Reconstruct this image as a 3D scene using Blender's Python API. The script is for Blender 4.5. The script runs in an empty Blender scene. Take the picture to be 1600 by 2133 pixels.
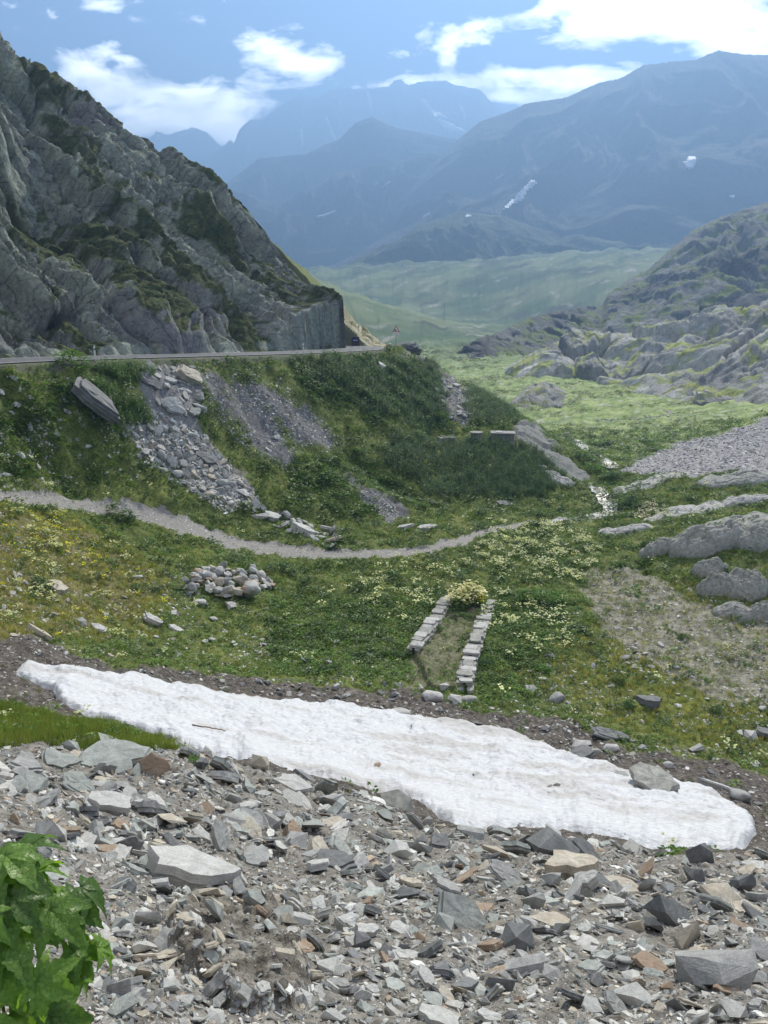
import bpy, bmesh, math, random
import numpy as np
from mathutils import Vector, Matrix, noise as mnoise
R = math.radians
rng = np.random.default_rng(7); random.seed(7)
scn = bpy.context.scene
# ------------------------------------------------------------------ camera
PITCH = R(14.9); F = 1600.0
cd = bpy.data.cameras.new('camera'); cam = bpy.data.objects.new('camera', cd)
scn.collection.objects.link(cam); scn.camera = cam
cam.location = (0, 0, 0); cam.rotation_euler = (R(90) - PITCH, 0, 0)
cd.sensor_fit = 'VERTICAL'; cd.sensor_height = 24.0; cd.lens = 24.0 * F / 2133.0
cd.clip_start = 0.05; cd.clip_end = 60000
# ------------------------------------------------------------------ light
SUN_AZ, SUN_EL = R(21), R(39)
sd = Vector((math.sin(SUN_AZ) * math.cos(SUN_EL), math.cos(SUN_AZ) * math.cos(SUN_EL), math.sin(SUN_EL)))
sl = bpy.data.lights.new('sun', 'SUN'); so = bpy.data.objects.new('sun', sl); scn.collection.objects.link(so)
sl.energy = 5.0; sl.angle = R(0.5); sl.color = (1.0, 0.93, 0.79)
so.rotation_euler = sd.to_track_quat('Z', 'Y').to_euler(); so.location = (0, 0, 60)
scn.view_settings.view_transform = 'Standard'; scn.view_settings.look = 'None'
scn.view_settings.exposure = 1.3; scn.view_settings.gamma = 1.0; scn.view_settings.use_curve_mapping = False
SKY_STRENGTH = 0.08
HAZE_DENSITY = 0.00058
cy = scn.cycles
cy.use_denoising = True
cy.max_bounces = 5; cy.diffuse_bounces = 2; cy.glossy_bounces = 2; cy.transmission_bounces = 3
cy.volume_bounces = 0; cy.transparent_max_bounces = 6; cy.caustics_reflective = False; cy.caustics_refractive = False

def pix_dir(u, v):
    """direction of a photograph pixel (1600 x 2133) in the world"""
    a = (np.asarray(u, float) - 800) / F; b = (1066.5 - np.asarray(v, float)) / F
    return a, math.cos(PITCH) + math.sin(PITCH) * b, -math.sin(PITCH) + math.cos(PITCH) * b
def P(u, v, Y):
    a, dy, dz = pix_dir(u, v); k = Y / dy
    return float(a * k), float(Y), float(dz * k)
def to_pix(x, y, z):
    d = y * math.cos(PITCH) - z * math.sin(PITCH); up = y * math.sin(PITCH) + z * math.cos(PITCH)
    d = np.maximum(d, 1e-3)
    return 800 + F * x / d, 1066.5 - F * up / d

# ------------------------------------------------------------------ world: Nishita sky + clouds
w = bpy.data.worlds.new('World'); scn.world = w; w.use_nodes = True
nt = w.node_tree; N = nt.nodes; Lk = nt.links; N.clear()
def nn(t, **k):
    n = N.new(t)
    for a_, b_ in k.items(): setattr(n, a_, b_)
    return n
def mth(op, a, b=None, c=None, clamp=False):
    n = nn('ShaderNodeMath', operation=op); n.use_clamp = clamp
    for i, s in enumerate((a, b, c)):
        if s is None: continue
        if isinstance(s, (int, float)): n.inputs[i].default_value = s
        else: Lk.new(s, n.inputs[i])
    return n.outputs[0]
sky = nn('ShaderNodeTexSky', sky_type='NISHITA'); sky.sun_disc = False
sky.sun_elevation = SUN_EL; sky.sun_rotation = SUN_AZ; sky.altitude = 2400; sky.air_density = 1.0
sky.dust_density = 0.4; sky.ozone_density = 2.0
tc = nn('ShaderNodeTexCoord'); sep = nn('ShaderNodeSeparateXYZ'); Lk.new(tc.outputs['Generated'], sep.inputs[0])
X, Y_, Z = sep.outputs
yy = mth('MAXIMUM', Y_, 0.05)
ca = mth('DIVIDE', X, yy); cb = mth('DIVIDE', Z, yy)        # tangent of azimuth and elevation
comb = nn('ShaderNodeCombineXYZ'); Lk.new(ca, comb.inputs[0]); Lk.new(mth('MULTIPLY', cb, 2.1), comb.inputs[1])
n1 = nn('ShaderNodeTexNoise'); n1.inputs['Scale'].default_value = 9; n1.inputs['Detail'].default_value = 9; n1.inputs['Roughness'].default_value = 0.62
n1.inputs['Distortion'].default_value = 0.35
Lk.new(comb.outputs[0], n1.inputs['Vector'])
def cloud_blob(u, v, du, dv, amp, rot=0.0):
    a, dy, dz = pix_dir(u, v); a0 = float(a / dy); b0 = float(dz / dy)
    sx = du / F / float(dy); sy = dv / F / float(dy)
    dx = mth('SUBTRACT', ca, a0); dyn = mth('SUBTRACT', cb, b0)
    c, s = math.cos(rot), math.sin(rot)
    xr = mth('ADD', mth('MULTIPLY', dx, c / sx), mth('MULTIPLY', dyn, s / sx))
    yr = mth('ADD', mth('MULTIPLY', dx, -s / sy), mth('MULTIPLY', dyn, c / sy))
    q = mth('ADD', mth('MULTIPLY', xr, xr), mth('MULTIPLY', yr, yr))
    return mth('MULTIPLY', mth('POWER', 2.718, mth('MULTIPLY', q, -1.0)), amp)
blobs = [(230,175,140,40,.8,-.35),(330,225,190,50,.95,-.12),(460,240,160,42,.85,0),(320,270,150,25,.8,0),(560,185,120,12,.55,0),(420,200,130,16,.6,0),(250,120,40,10,.5,-.2),(130,130,70,14,.55,-.2),(200,100,60,16,.6,0),(50,62,75,20,.75,.2),
         (585,122,120,34,1.0,-.15),(500,165,80,14,.6,0),(610,60,30,14,.45,0),(700,95,45,14,.5,-.4),(700,135,70,12,.55,0),(835,105,80,30,.85,.1),(935,118,32,24,.75,1.2),
         (1000,165,190,20,.95,.05),(1150,168,200,26,1.0,.05),(1060,205,120,14,.8,0),(1240,60,110,28,1.0,.1),(1180,15,170,34,1.0,.2),(1450,40,240,62,1.25,-.2),(1560,90,140,34,1.1,0),
         (1000,52,40,10,.5,.2),(1450,-60,300,60,1.0,0),(700,-80,150,30,.7,0),(190,5,70,12,.6,-.3),(2000,40,300,120,1.1,0),(-400,150,300,60,.9,0)]
tot = None
for b_ in blobs:
    q = cloud_blob(*b_); tot = q if tot is None else mth('ADD', tot, q)
tot = mth('MINIMUM', tot, 1.25)
nz = mth('SUBTRACT', n1.outputs['Fac'], 0.5)
dens = mth('ADD', mth('MULTIPLY', tot, 1.0), mth('MULTIPLY', nz, 4.2))
dens = mth('SUBTRACT', dens, 0.42)
dens = mth('MULTIPLY', dens, 1.35, clamp=True)
cs = mth('POWER', dens, 0.9)
# soft wisps everywhere
mix = nn('ShaderNodeMix', data_type='RGBA'); Lk.new(cs, mix.inputs['Factor'])
tint = nn('ShaderNodeMix', data_type='RGBA', blend_type='MULTIPLY'); tint.inputs['Factor'].default_value = 1
Lk.new(sky.outputs[0], tint.inputs['A']); tint.inputs['B'].default_value = (0.34, 0.42, 0.56, 1)
Lk.new(tint.outputs['Result'], mix.inputs['A'])
n2 = nn('ShaderNodeTexNoise'); n2.inputs['Scale'].default_value = 14; n2.inputs['Detail'].default_value = 5
Lk.new(comb.outputs[0], n2.inputs['Vector'])
cr = nn('ShaderNodeMapRange'); Lk.new(n2.outputs['Fac'], cr.inputs[0]); cr.inputs[1].default_value = .35; cr.inputs[2].default_value = .65
cr.inputs[3].default_value = 0.55; cr.inputs[4].default_value = 1.0
ccol = nn('ShaderNodeMix', data_type='RGBA', blend_type='MULTIPLY'); ccol.inputs['Factor'].default_value = 1
CLOUD = 82.0
ccol.inputs['A'].default_value = (CLOUD, CLOUD * .99, CLOUD * .97, 1)
cv = nn('ShaderNodeCombineXYZ')
for i in range(3): Lk.new(cr.outputs[0], cv.inputs[i])
Lk.new(cv.outputs[0], ccol.inputs['B']); Lk.new(ccol.outputs['Result'], mix.inputs['B'])
# made-up bright veil overhead, outside the frame, added as neutral fill light
vr = nn('ShaderNodeMapRange'); Lk.new(Z, vr.inputs[0]); vr.inputs[1].default_value = .42; vr.inputs[2].default_value = .62; vr.inputs[3].default_value = 0; vr.inputs[4].default_value = .30
mix2 = nn('ShaderNodeMix', data_type='RGBA'); Lk.new(vr.outputs[0], mix2.inputs['Factor']); Lk.new(mix.outputs['Result'], mix2.inputs['A']); mix2.inputs['B'].default_value = (13.5, 12.6, 11.4, 1)
bg = nn('ShaderNodeBackground'); bg.inputs['Strength'].default_value = SKY_STRENGTH
Lk.new(mix2.outputs['Result'], bg.inputs['Color'])
wo = nn('ShaderNodeOutputWorld'); Lk.new(bg.outputs[0], wo.inputs['Surface'])
# ------------------------------------------------------------------ helpers: noise
_perm = np.random.default_rng(11).permutation(4096).astype(np.int64)
def _h(i, j, seed=0):
    return _perm[(_perm[(i + seed * 131) & 4095] + j) & 4095]
_ang = np.linspace(0, 2 * np.pi, 4096, endpoint=False); _gx, _gy = np.cos(_ang).astype(np.float32), np.sin(_ang).astype(np.float32)
def perlin(x, y, seed=0):
    xi = np.floor(x).astype(np.int64); yi = np.floor(y).astype(np.int64)
    xf = (x - xi).astype(np.float32); yf = (y - yi).astype(np.float32)
    uu = xf * xf * xf * (xf * (xf * 6 - 15) + 10); vv = yf * yf * yf * (yf * (yf * 6 - 15) + 10)
    def g(a, b):
        h = _h(xi + a, yi + b, seed); return _gx[h] * (xf - a) + _gy[h] * (yf - b)
    n00, n10, n01, n11 = g(0, 0), g(1, 0), g(0, 1), g(1, 1)
    return (n00 + uu * (n10 - n00) + vv * ((n01 + uu * (n11 - n01)) - (n00 + uu * (n10 - n00)))) * 1.5
def fbm(x, y, octv=4, seed=0, gain=.5, lac=2.03):
    s = 0; a = 1; t = 0
    for o in range(octv):
        s = s + a * perlin(x, y, seed + o); t += a; x = x * lac + 17.3; y = y * lac - 9.1; a *= gain
    return s / t
def ridged(x, y, octv=4, seed=0, gain=.5):
    s = 0; a = 1; t = 0
    for o in range(octv):
        s = s + a * (1 - np.abs(perlin(x, y, seed + o)) * 2); t += a; x = x * 2.1 + 5.3; y = y * 2.1 - 3.1; a *= gain
    return s / t
def blocks(x, y, seed=0, tilt=.5):
    """broken blocks: every Voronoi cell is a tilted facet. returns (height, edge distance)"""
    xi = np.floor(x).astype(np.int64); yi = np.floor(y).astype(np.int64)
    f1 = np.full(x.shape, 9.0); f2 = np.full(x.shape, 9.0); hh = np.zeros(x.shape)
    for a in (-1, 0, 1):
        for b in (-1, 0, 1):
            h = _h(xi + a, yi + b, seed); h2 = _perm[(h * 7 + 3) & 4095]; h3 = _perm[(h * 13 + 5) & 4095]; h4 = _perm[(h * 5 + 1) & 4095]
            cx = xi + a + h / 4096.; cyy = yi + b + h2 / 4096.
            d = np.hypot(x - cx, y - cyy)
            val = (h3 / 2048. - 1) * .5 + tilt * ((h4 / 2048. - 1) * (x - cx) + (h2 / 2048. - 1) * (y - cyy))
            near = d < f1
            f2 = np.where(near, f1, np.minimum(f2, d)); hh = np.where(near, val, hh); f1 = np.where(near, d, f1)
    return hh, f2 - f1
def sstep(a, b, x):
    t = np.clip((x - a) / (b - a), 0, 1); return t * t * (3 - 2 * t)
def in_poly(u, v, poly):
    c = np.zeros(u.shape, bool); n = len(poly)
    for i in range(n):
        x1, y1 = poly[i]; x2, y2 = poly[(i + 1) % n]
        if y1 == y2: continue
        c ^= ((y1 > v) != (y2 > v)) & (u < (x2 - x1) * (v - y1) / (y2 - y1) + x1)
    return c
def seg_dist(x, y, pts):
    """distance to a polyline and position along it (index + fraction)"""
    best = np.full(x.shape, 1e9); tt = np.zeros(x.shape)
    for i in range(len(pts) - 1):
        ax, ay = pts[i][:2]; bx, by = pts[i + 1][:2]; dx, dy = bx - ax, by - ay
        t = np.clip(((x - ax) * dx + (y - ay) * dy) / (dx * dx + dy * dy), 0, 1)
        d = np.hypot(x - ax - t * dx, y - ay - t * dy); m = d < best
        best = np.where(m, d, best); tt = np.where(m, i + t, tt)
    return best, tt

# ------------------------------------------------------------------ helpers: objects
def tag(o, label=None, cat=None, group=None, kind=None):
    if label: o['label'] = label
    if cat: o['category'] = cat
    if group: o['group'] = group
    if kind: o['kind'] = kind
    return o
def mesh_np(name, V, FQ, mat=None, smooth=True, cols=None, parent=None, mats=None, midx=None):
    """mesh from numpy arrays: V (n,3), FQ (m,k) of equal sided faces"""
    V = np.asarray(V, np.float32); FQ = np.asarray(FQ, np.int32)
    me = bpy.data.meshes.new(name); k = FQ.shape[1]
    me.vertices.add(len(V)); me.vertices.foreach_set('co', V.ravel())
    me.loops.add(FQ.size); me.loops.foreach_set('vertex_index', FQ.ravel())
    me.polygons.add(len(FQ)); me.polygons.foreach_set('loop_start', np.arange(0, FQ.size, k, dtype=np.int32))
    me.polygons.foreach_set('use_smooth', np.full(len(FQ), smooth))
    if midx is not None: me.polygons.foreach_set('material_index', np.asarray(midx, np.int32))
    if cols is not None:
        ca_ = me.color_attributes.new('albedo', 'FLOAT_COLOR', 'POINT')
        c4 = np.ones((len(V), 4), np.float32); c4[:, :cols.shape[1]] = cols; ca_.data.foreach_set('color', c4.ravel())
    for m in (mats or ([mat] if mat else [])): me.materials.append(m)
    me.update(calc_edges=True)
    o = bpy.data.objects.new(name, me); scn.collection.objects.link(o)
    if parent: o.parent = parent
    return o
def bm_obj(name, bm, mat, parent=None, smooth=False):
    me = bpy.data.meshes.new(name); bm.normal_update(); bm.to_mesh(me); bm.free()
    if mat: me.materials.append(mat)
    if smooth:
        for p in me.polygons: p.use_smooth = True
    o = bpy.data.objects.new(name, me); scn.collection.objects.link(o)
    if parent: o.parent = parent
    return o
def empty(name, loc, rz=0):
    o = bpy.data.objects.new(name, None); scn.collection.objects.link(o); o.location = loc; o.rotation_euler = (0, 0, rz); o.empty_display_size = .2
    return o

# ------------------------------------------------------------------ materials
class MT:
    def __init__(s, name):
        s.m = bpy.data.materials.new(name); s.m.use_nodes = True; s.t = s.m.node_tree; s.t.nodes.clear()
        s.out = s.n('ShaderNodeOutputMaterial'); s.b = s.n('ShaderNodeBsdfPrincipled'); s.l(s.b.outputs[0], s.out.inputs[0])
        s.b.inputs['Specular IOR Level'].default_value = .3
    def n(s, t, **k):
        q = s.t.nodes.new(t)
        for a, b in k.items(): setattr(q, a, b)
        return q
    def l(s, a, b): s.t.links.new(a, b)
    def put(s, inp, v):
        if isinstance(v, (int, float)): inp.default_value = v
        elif isinstance(v, tuple): inp.default_value = v if len(v) == 4 or inp.type == 'VECTOR' else v + (1,)
        else: s.l(v, inp)
    def noise(s, scale, detail=4, rough=.55, vec=None, dist=0.):
        q = s.n('ShaderNodeTexNoise'); q.inputs['Scale'].default_value = scale; q.inputs['Detail'].default_value = detail
        q.inputs['Roughness'].default_value = rough; q.inputs['Distortion'].default_value = dist
        s.l(vec or s.pos(), q.inputs['Vector']); return q.outputs['Fac']
    def pos(s, obj=False):
        if obj: return s.n('ShaderNodeTexCoord').outputs['Object']
        return s.n('ShaderNodeNewGeometry').outputs['Position']
    def mapv(s, v, sc=(1, 1, 1), rot=(0, 0, 0)):
        q = s.n('ShaderNodeMapping'); s.l(v, q.inputs[0]); q.inputs['Scale'].default_value = sc; q.inputs['Rotation'].default_value = rot; return q.outputs[0]
    def ramp(s, f, stops):
        q = s.n('ShaderNodeValToRGB'); s.l(f, q.inputs[0]); e = q.color_ramp.elements
        while len(e) < len(stops): e.new(.5)
        for el, (p, c) in zip(e, stops):
            el.position = p; el.color = (c, c, c, 1) if isinstance(c, (int, float)) else tuple(c) + (1,)
        return q.outputs[0]
    def rng(s, f, a, b, c, d):
        q = s.n('ShaderNodeMapRange'); s.l(f, q.inputs[0])
        for i, x in enumerate((a, b, c, d)): q.inputs[i + 1].default_value = x
        return q.outputs[0]
    def mix(s, f, a, b, mode='MIX'):
        q = s.n('ShaderNodeMix', data_type='RGBA', blend_type=mode)
        s.put(q.inputs['Factor'], f); s.put(q.inputs['A'], a); s.put(q.inputs['B'], b); return q.outputs['Result']
    def vmul(s, col, f):
        q = s.n('ShaderNodeVectorMath', operation='SCALE'); s.l(col, q.inputs[0]); s.put(q.inputs['Scale'], f); return q.outputs[0]
    def attr(s, name='albedo'):
        return s.n('ShaderNodeAttribute', attribute_name=name).outputs['Color']
    def bump(s, h, strength=.5, dist=.05, prev=None):
        q = s.n('ShaderNodeBump'); q.inputs['Strength'].default_value = strength; q.inputs['Distance'].default_value = dist
        s.l(h, q.inputs['Height'])
        if prev: s.l(prev, q.inputs['Normal'])
        return q.outputs[0]
    def fin(s, col=None, rough=.85, nrm=None):
        if col is not None: s.put(s.b.inputs['Base Color'], col)
        s.put(s.b.inputs['Roughness'], rough)
        if nrm is not None: s.l(nrm, s.b.inputs['Normal'])
        return s.m
def mat_ground():
    t = MT('ground'); a = t.attr()
    p = t.pos()
    f = t.rng(t.noise(11, 5, .7, p), .25, .75, .55, 1.45)
    c = t.vmul(a, f)
    nb = t.bump(t.noise(14, 4, .7, p), .8, .06); nb = t.bump(t.noise(1.6, 5, .6, p), .6, .25, nb)
    return t.fin(c, .95, nb)
def mat_cliff():
    t = MT('cliff_rock'); a = t.attr(); p = t.pos()
    f = t.rng(t.noise(2.2, 8, .72, p), .25, .75, .5, 1.5)
    c = t.vmul(a, f)
    rp = t.mapv(p, (.30, 1.25, .55), (0, 0, R(30)))
    n1_ = t.noise(1.0, 8, .68, rp); n2_ = t.noise(2.4, 7, .7, p)
    v = t.n('ShaderNodeTexVoronoi', feature='DISTANCE_TO_EDGE'); t.l(rp, v.inputs['Vector']); v.inputs['Scale'].default_value = .75
    cr = t.rng(v.outputs['Distance'], 0, .06, 0, 1); c = t.vmul(c, t.rng(v.outputs['Distance'], 0, .035, .55, 1))
    nb = t.bump(cr, .6, .35); nb = t.bump(n1_, 1.0, 1.6, nb); nb = t.bump(n2_, .9, .6, nb)
    return t.fin(c, .9, nb)
def mat_far(name, sc, bd):
    t = MT(name); a = t.attr(); p = t.pos()
    f = t.rng(t.noise(sc, 9, .68, p), .25, .75, .5, 1.5); c = t.vmul(a, f)
    nb = t.bump(t.noise(sc * .6, 10, .68, p), 1.0, bd)
    return t.fin(c, .95, nb)
def mat_plain(name, col, rough=.8, nsc=6, amt=.3, bump=.3, bd=.01, obj=True):
    t = MT(name); p = t.pos(obj)
    f = t.rng(t.noise(nsc, 5, .65, p), .25, .75, 1 - amt, 1 + amt)
    q = t.n('ShaderNodeRGB'); q.outputs[0].default_value = tuple(col) + (1,)
    return t.fin(t.vmul(q.outputs[0], f), rough, t.bump(t.noise(nsc * 3, 5, .7, p), bump, bd))
def mat_rock(name, col, col2=None, rust=0., rough=.75, sc=1.0, strata=True):
    """weathered stone: mottling, foliation lines, optional rust"""
    t = MT(name); p = t.pos(True); oi = t.n('ShaderNodeObjectInfo')
    add = t.n('ShaderNodeVectorMath', operation='ADD'); t.l(p, add.inputs[0])
    cx = t.n('ShaderNodeCombineXYZ'); mm = t.n('ShaderNodeMath', operation='MULTIPLY'); t.l(oi.outputs['Random'], mm.inputs[0]); mm.inputs[1].default_value = 50
    for i in range(3): t.l(mm.outputs[0], cx.inputs[i])
    t.l(cx.outputs[0], add.inputs[1]); p = add.outputs[0]
    col2 = col2 or tuple(c * .6 for c in col)
    base = t.mix(t.rng(t.noise(5 * sc, 7, .68, p), .35, .65, 0, 1), col, col2)
    if rust: base = t.mix(t.rng(t.noise(2.6 * sc, 4, .6, p), .5 - rust * .25, .62 - rust * .2, 0, min(1, rust)), base, (.27, .185, .12))
    st = t.mapv(p, (3, 3, 34) if strata else (4, 4, 6)); sn = t.noise(1.5 * sc, 4, .6, st)
    base = t.vmul(base, t.rng(sn, .3, .7, .88, 1.12))
    base = t.vmul(base, t.rng(t.noise(45 * sc, 3, .6, p), .3, .7, .8, 1.2))
    nb = t.bump(sn, .3, .015); nb = t.bump(t.noise(22 * sc, 5, .7, p), .5, .012, nb)
    return t.fin(base, rough, nb)
def mat_leaf(name, attr=True, col=(.05, .1, .02), trans=.35, rough=.5):
    t = MT(name)
    if attr: c = t.attr()
    else:
        q = t.n('ShaderNodeRGB'); q.outputs[0].default_value = tuple(col) + (1,); c = q.outputs[0]
    t.put(t.b.inputs['Base Color'], c); t.b.inputs['Roughness'].default_value = rough
    tr = t.n('ShaderNodeBsdfTranslucent'); c2 = t.mix(1.0, c, (1.25, 1.3, .55), 'MULTIPLY'); t.l(c2, tr.inputs['Color'])
    ms = t.n('ShaderNodeMixShader'); ms.inputs[0].default_value = trans
    t.l(t.b.outputs[0], ms.inputs[1]); t.l(tr.outputs[0], ms.inputs[2]); t.l(ms.outputs[0], t.out.inputs[0])
    return t.m
def mat_attr_rock(name):
    t = MT(name); p = t.pos(); a = t.attr()
    c = t.vmul(a, t.rng(t.noise(22, 6, .65, p), .25, .75, .65, 1.35))
    return t.fin(c, .75, t.bump(t.noise(40, 4, .7, p), .5, .01))
# ------------------------------------------------------------------ terrain: control points (photo x, photo y, metres forward)
CP = [
 # foreground scree
 (100,2133,2.5),(800,2133,3.3),(1500,2133,3.6),(100,1900,4.1),(450,1900,5.4),(800,1900,6.1),(1150,1900,6.7),(1500,1900,7.2),
 (100,1750,6.1),(450,1780,8.0),(800,1800,9.2),(1150,1800,10.6),(1500,1800,12.4),(100,1650,8.3),(400,1650,10.2),
 (60,1570,10.5),(220,1560,12),(350,1558,13.2),(620,1640,14.5),(860,1700,15.2),(1070,1745,14.8),(1400,1790,14.0),(1590,1790,14.2),
 # grass wedge, snow edges
 (150,1510,15.5),(60,1480,17),(0,1500,15.6),(280,1530,17),(60,1440,20.5),(60,1400,24),(200,1500,19),(440,1572,17.4),(620,1605,17.6),(860,1665,17.2),(1070,1727,16.2),(1400,1777,15.6),(1570,1752,16.8),
 (200,1405,25),(420,1440,26.3),(700,1470,27.2),(1000,1515,27),(1200,1580,25),(1480,1650,22),(1575,1700,19.8),
 (800,1560,22.6),(1200,1660,19.8),(500,1510,22),
 # meadow
 (100,1350,27),(0,1250,31),(0,1150,36),(0,1032,43),(1550,1600,25.5),(1300,1500,29),(1000,1450,30.7),(700,1420,31),(400,1380,31),(250,1300,34),(500,1240,41),(450,1180,45),(250,1150,43),
 (200,1045,49.5),(350,1075,52),(480,1125,52.3),(600,1150,51.6),(780,1155,51),(900,1140,53),(1000,1110,57.6),(1060,1095,60),(1170,1080,63),(1270,1060,67),(1240,1020,74),
 (800,1300,39),(900,1240,44),(1100,1200,47.5),(1300,1250,42.5),(1500,1350,36),(1580,1450,31),(1300,1400,33.5),(1050,1330,37),
 # right: outcrops and terraces
 (1400,1180,47),(1420,1100,54),(1300,1090,61),(1560,1180,45),(1590,1260,41),(1580,1080,53),(1400,1040,64),(1560,1030,62),(1350,1005,72),(1550,985,70),
 (1300,975,82),(1450,940,92),(1590,890,106),(1590,950,84),
 (1200,925,112),(1100,850,155),(1300,830,165),(1050,790,220),(1590,850,125),(1400,800,200),(1180,880,135),
 # bank below the road
 (0,950,46.5),(0,850,49.5),(0,760,52),(181,752,58.8),(250,900,56.5),(250,820,60),(340,747,66.5),(500,744,74.5),(500,900,66),(500,820,70.5),(500,1000,60.5),(500,1060,57),(632,741,82),
 (700,900,74),(700,820,79),(700,742,86),(700,1000,65.5),(700,1060,60.5),(800,740,96),(900,900,82),(900,800,95),(840,728,104),
 (950,790,104),(1030,835,99),(1100,880,92),(1170,945,84),(1222,1003,78),(930,910,81),(1000,908,82),(1080,905,83.5),(1000,960,75.5),(1000,1045,67),(1100,1000,73),(900,1040,66),(850,980,72),(1150,1045,70),
 # rock face above the road
 (0,742,59),(181,738,65.5),(340,735,73),(500,734,81),(632,731,89),(700,728,94),
 (0,600,72),(0,400,92),(0,230,110),(0,80,124),(190,220,121),(280,292,118),(380,347,115),(450,420,112),(520,510,108),(600,592,103),(650,620,100.5),(690,640,97.5),
 (150,600,77),(300,600,83),(450,620,89),(570,650,94),(200,400,101),(350,450,104),(150,500,88),(400,550,96),(320,680,76),(500,690,86),(640,680,92.5),
 # beyond the bend
 (715,640,131),(735,680,128),(760,700,125),(800,718,122),(775,728,113),
 # the pasture beyond
 (750,722,380),(900,735,330),(650,640,720),(850,650,640),(1050,648,800),(700,590,980),(950,590,950),(1250,590,850),(600,560,1300),(800,550,1400),(1000,545,1500),(1300,520,1450),(1000,690,540),
]
WP = [  # hidden or outside: world points
 (0,.8,-1.62),(-1.2,.5,-1.7),(1.5,.6,-1.65),(-3,1.5,-2.0),(3.5,1,-2.6),(-6,3,-2.5),(8,4,-5.5),(14,8,-10),(26,14,-15),(36,22,-16),(44,34,-15.5),(50,50,-13),(-14,10,-5),(-26,14,-5),(-24,24,-8.5),(-36,24,-3.5),(-36,34,-3.4),
 (-52,30,8),(-58,60,28),(-70,90,52),(-80,125,60),(-48,92,36),(-60,150,30),(-40,150,22),(-20,150,8),(-30,140,14),
 (-5,160,-14),(12,128,-17),(16,115,-15.5),(24,106,-18.5),(31,96,-19),(26,122,-19.5),(10,112,-10.5),(30,140,-20),(0,200,-24),(-40,220,0),(-90,220,30),
 (62,70,-12),(72,100,-11),(90,150,-17),(120,220,-22),(150,300,-24),(30,210,-20),(-120,500,40),(-400,900,40),(-700,1400,60),(-200,500,0),(500,800,20),(900,1400,80),(300,400,-12),(-60,350,-20),(0,1900,70),(400,2400,60),(-700,2300,40),(-1500,1500,60),(1200,2200,60),(1800,1400,60),(1000,700,10),
]
allp = [P(*c) for c in CP] + WP
cx_ = np.array([p[0] for p in allp]); cy_ = np.array([p[1] for p in allp]); cz_ = np.array([p[2] for p in allp])
KR = 0.7
cth = np.arctan2(cx_, cy_); crr = np.hypot(cx_, cy_); cpt = np.stack([cth, np.log(crr) * KR], 1); ctv = cz_ / crr
def tps(d2): return np.where(d2 > 1e-12, .5 * d2 * np.log(np.maximum(d2, 1e-12)), 0)
n_ = len(cpt); d2 = ((cpt[:, None] - cpt[None]) ** 2).sum(-1)
A_ = np.zeros((n_ + 3, n_ + 3)); A_[:n_, :n_] = tps(d2) + np.eye(n_) * 2e-5; A_[:n_, n_] = 1; A_[:n_, n_ + 1:] = cpt; A_[n_, :n_] = 1; A_[n_ + 1:, :n_] = cpt.T
sol = np.linalg.solve(A_, np.concatenate([ctv, [0, 0, 0]]))
def base_tan(th, lr):
    shp = th.shape; q = np.stack([th.ravel(), lr.ravel() * KR], 1); out = np.empty(len(q))
    for i in range(0, len(q), 20000):
        s = q[i:i + 20000]; D = ((s[:, None] - cpt[None]) ** 2).sum(-1); out[i:i + 20000] = tps(D) @ sol[:n_] + sol[n_] + s @ sol[n_ + 1:]
    return out.reshape(shp)
# polar grid round the camera: dense where the view is, coarse at the sides
th = np.concatenate([np.linspace(R(-80), R(-36), 60, endpoint=False), np.linspace(R(-36), R(36), 880), np.linspace(R(36), R(80), 61)[1:]])
lr = np.concatenate([np.linspace(math.log(.9), math.log(20), 520, endpoint=False), np.linspace(math.log(20), math.log(130), 740, endpoint=False), np.linspace(math.log(130), math.log(2600), 360)])
NT, NR = len(th), len(lr)
ts = np.unique(np.concatenate([np.arange(0, NT, 5), [NT - 1]])); rs = np.unique(np.concatenate([np.arange(0, NR, 5), [NR - 1]]))
cg = base_tan(*np.meshgrid(th[ts], lr[rs], indexing='ij'))
tmp = np.stack([np.interp(lr, lr[rs], cg[i]) for i in range(len(ts))])
bt = np.stack([np.interp(th, th[ts], tmp[:, j]) for j in range(NR)], 1)
TH, LR = np.meshgrid(th, lr, indexing='ij'); RR = np.exp(LR)
GX = RR * np.sin(TH); GY = RR * np.cos(TH); GZ = bt * RR
# blend to a plain foot under the photographer
k = sstep(1.2, 2.6, RR); GZ = GZ * k + (-1.62 - .55 * np.maximum(GY, 0) * .9) * (1 - k)
# ---- the road: near edge line, then centre line (x, y, z)
RN = [(-44,18,-3.3),(-36,32,-3.5),(-26.6,51,-3.6),(-22.4,59,-3.8),(-8.7,82,-4.7),(-2.5,93.5,-5.0),(.6,100,-5.12),(1.6,106,-5.25),(-.6,112,-5.4),(-7,118,-5.5),(-20,125,-5.5),(-40,133,-5.4)]
def resample(pts, n):
    p = np.array(pts, float); s = np.concatenate([[0], np.cumsum(np.hypot(*np.diff(p[:, :2], axis=0).T))]); q = np.linspace(0, s[-1], n)
    # smooth by corner cutting first
    for _ in range(3):
        a = p[:-1] * .75 + p[1:] * .25; b = p[:-1] * .25 + p[1:] * .75; p = np.vstack([p[:1], np.stack([a, b], 1).reshape(-1, p.shape[1]), p[-1:]])
    s = np.concatenate([[0], np.cumsum(np.hypot(*np.diff(p[:, :2], axis=0).T))]); q = np.linspace(0, s[-1], n)
    return np.stack([np.interp(q, s, p[:, i]) for i in range(p.shape[1])], 1)
rn = resample(RN, 120); tg = np.gradient(rn[:, :2], axis=0); tg /= np.linalg.norm(tg, axis=1)[:, None]
rleft = np.stack([-tg[:, 1], tg[:, 0]], 1); RW = 6.2
rc = rn.copy(); rc[:, :2] += rleft * RW / 2
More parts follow.
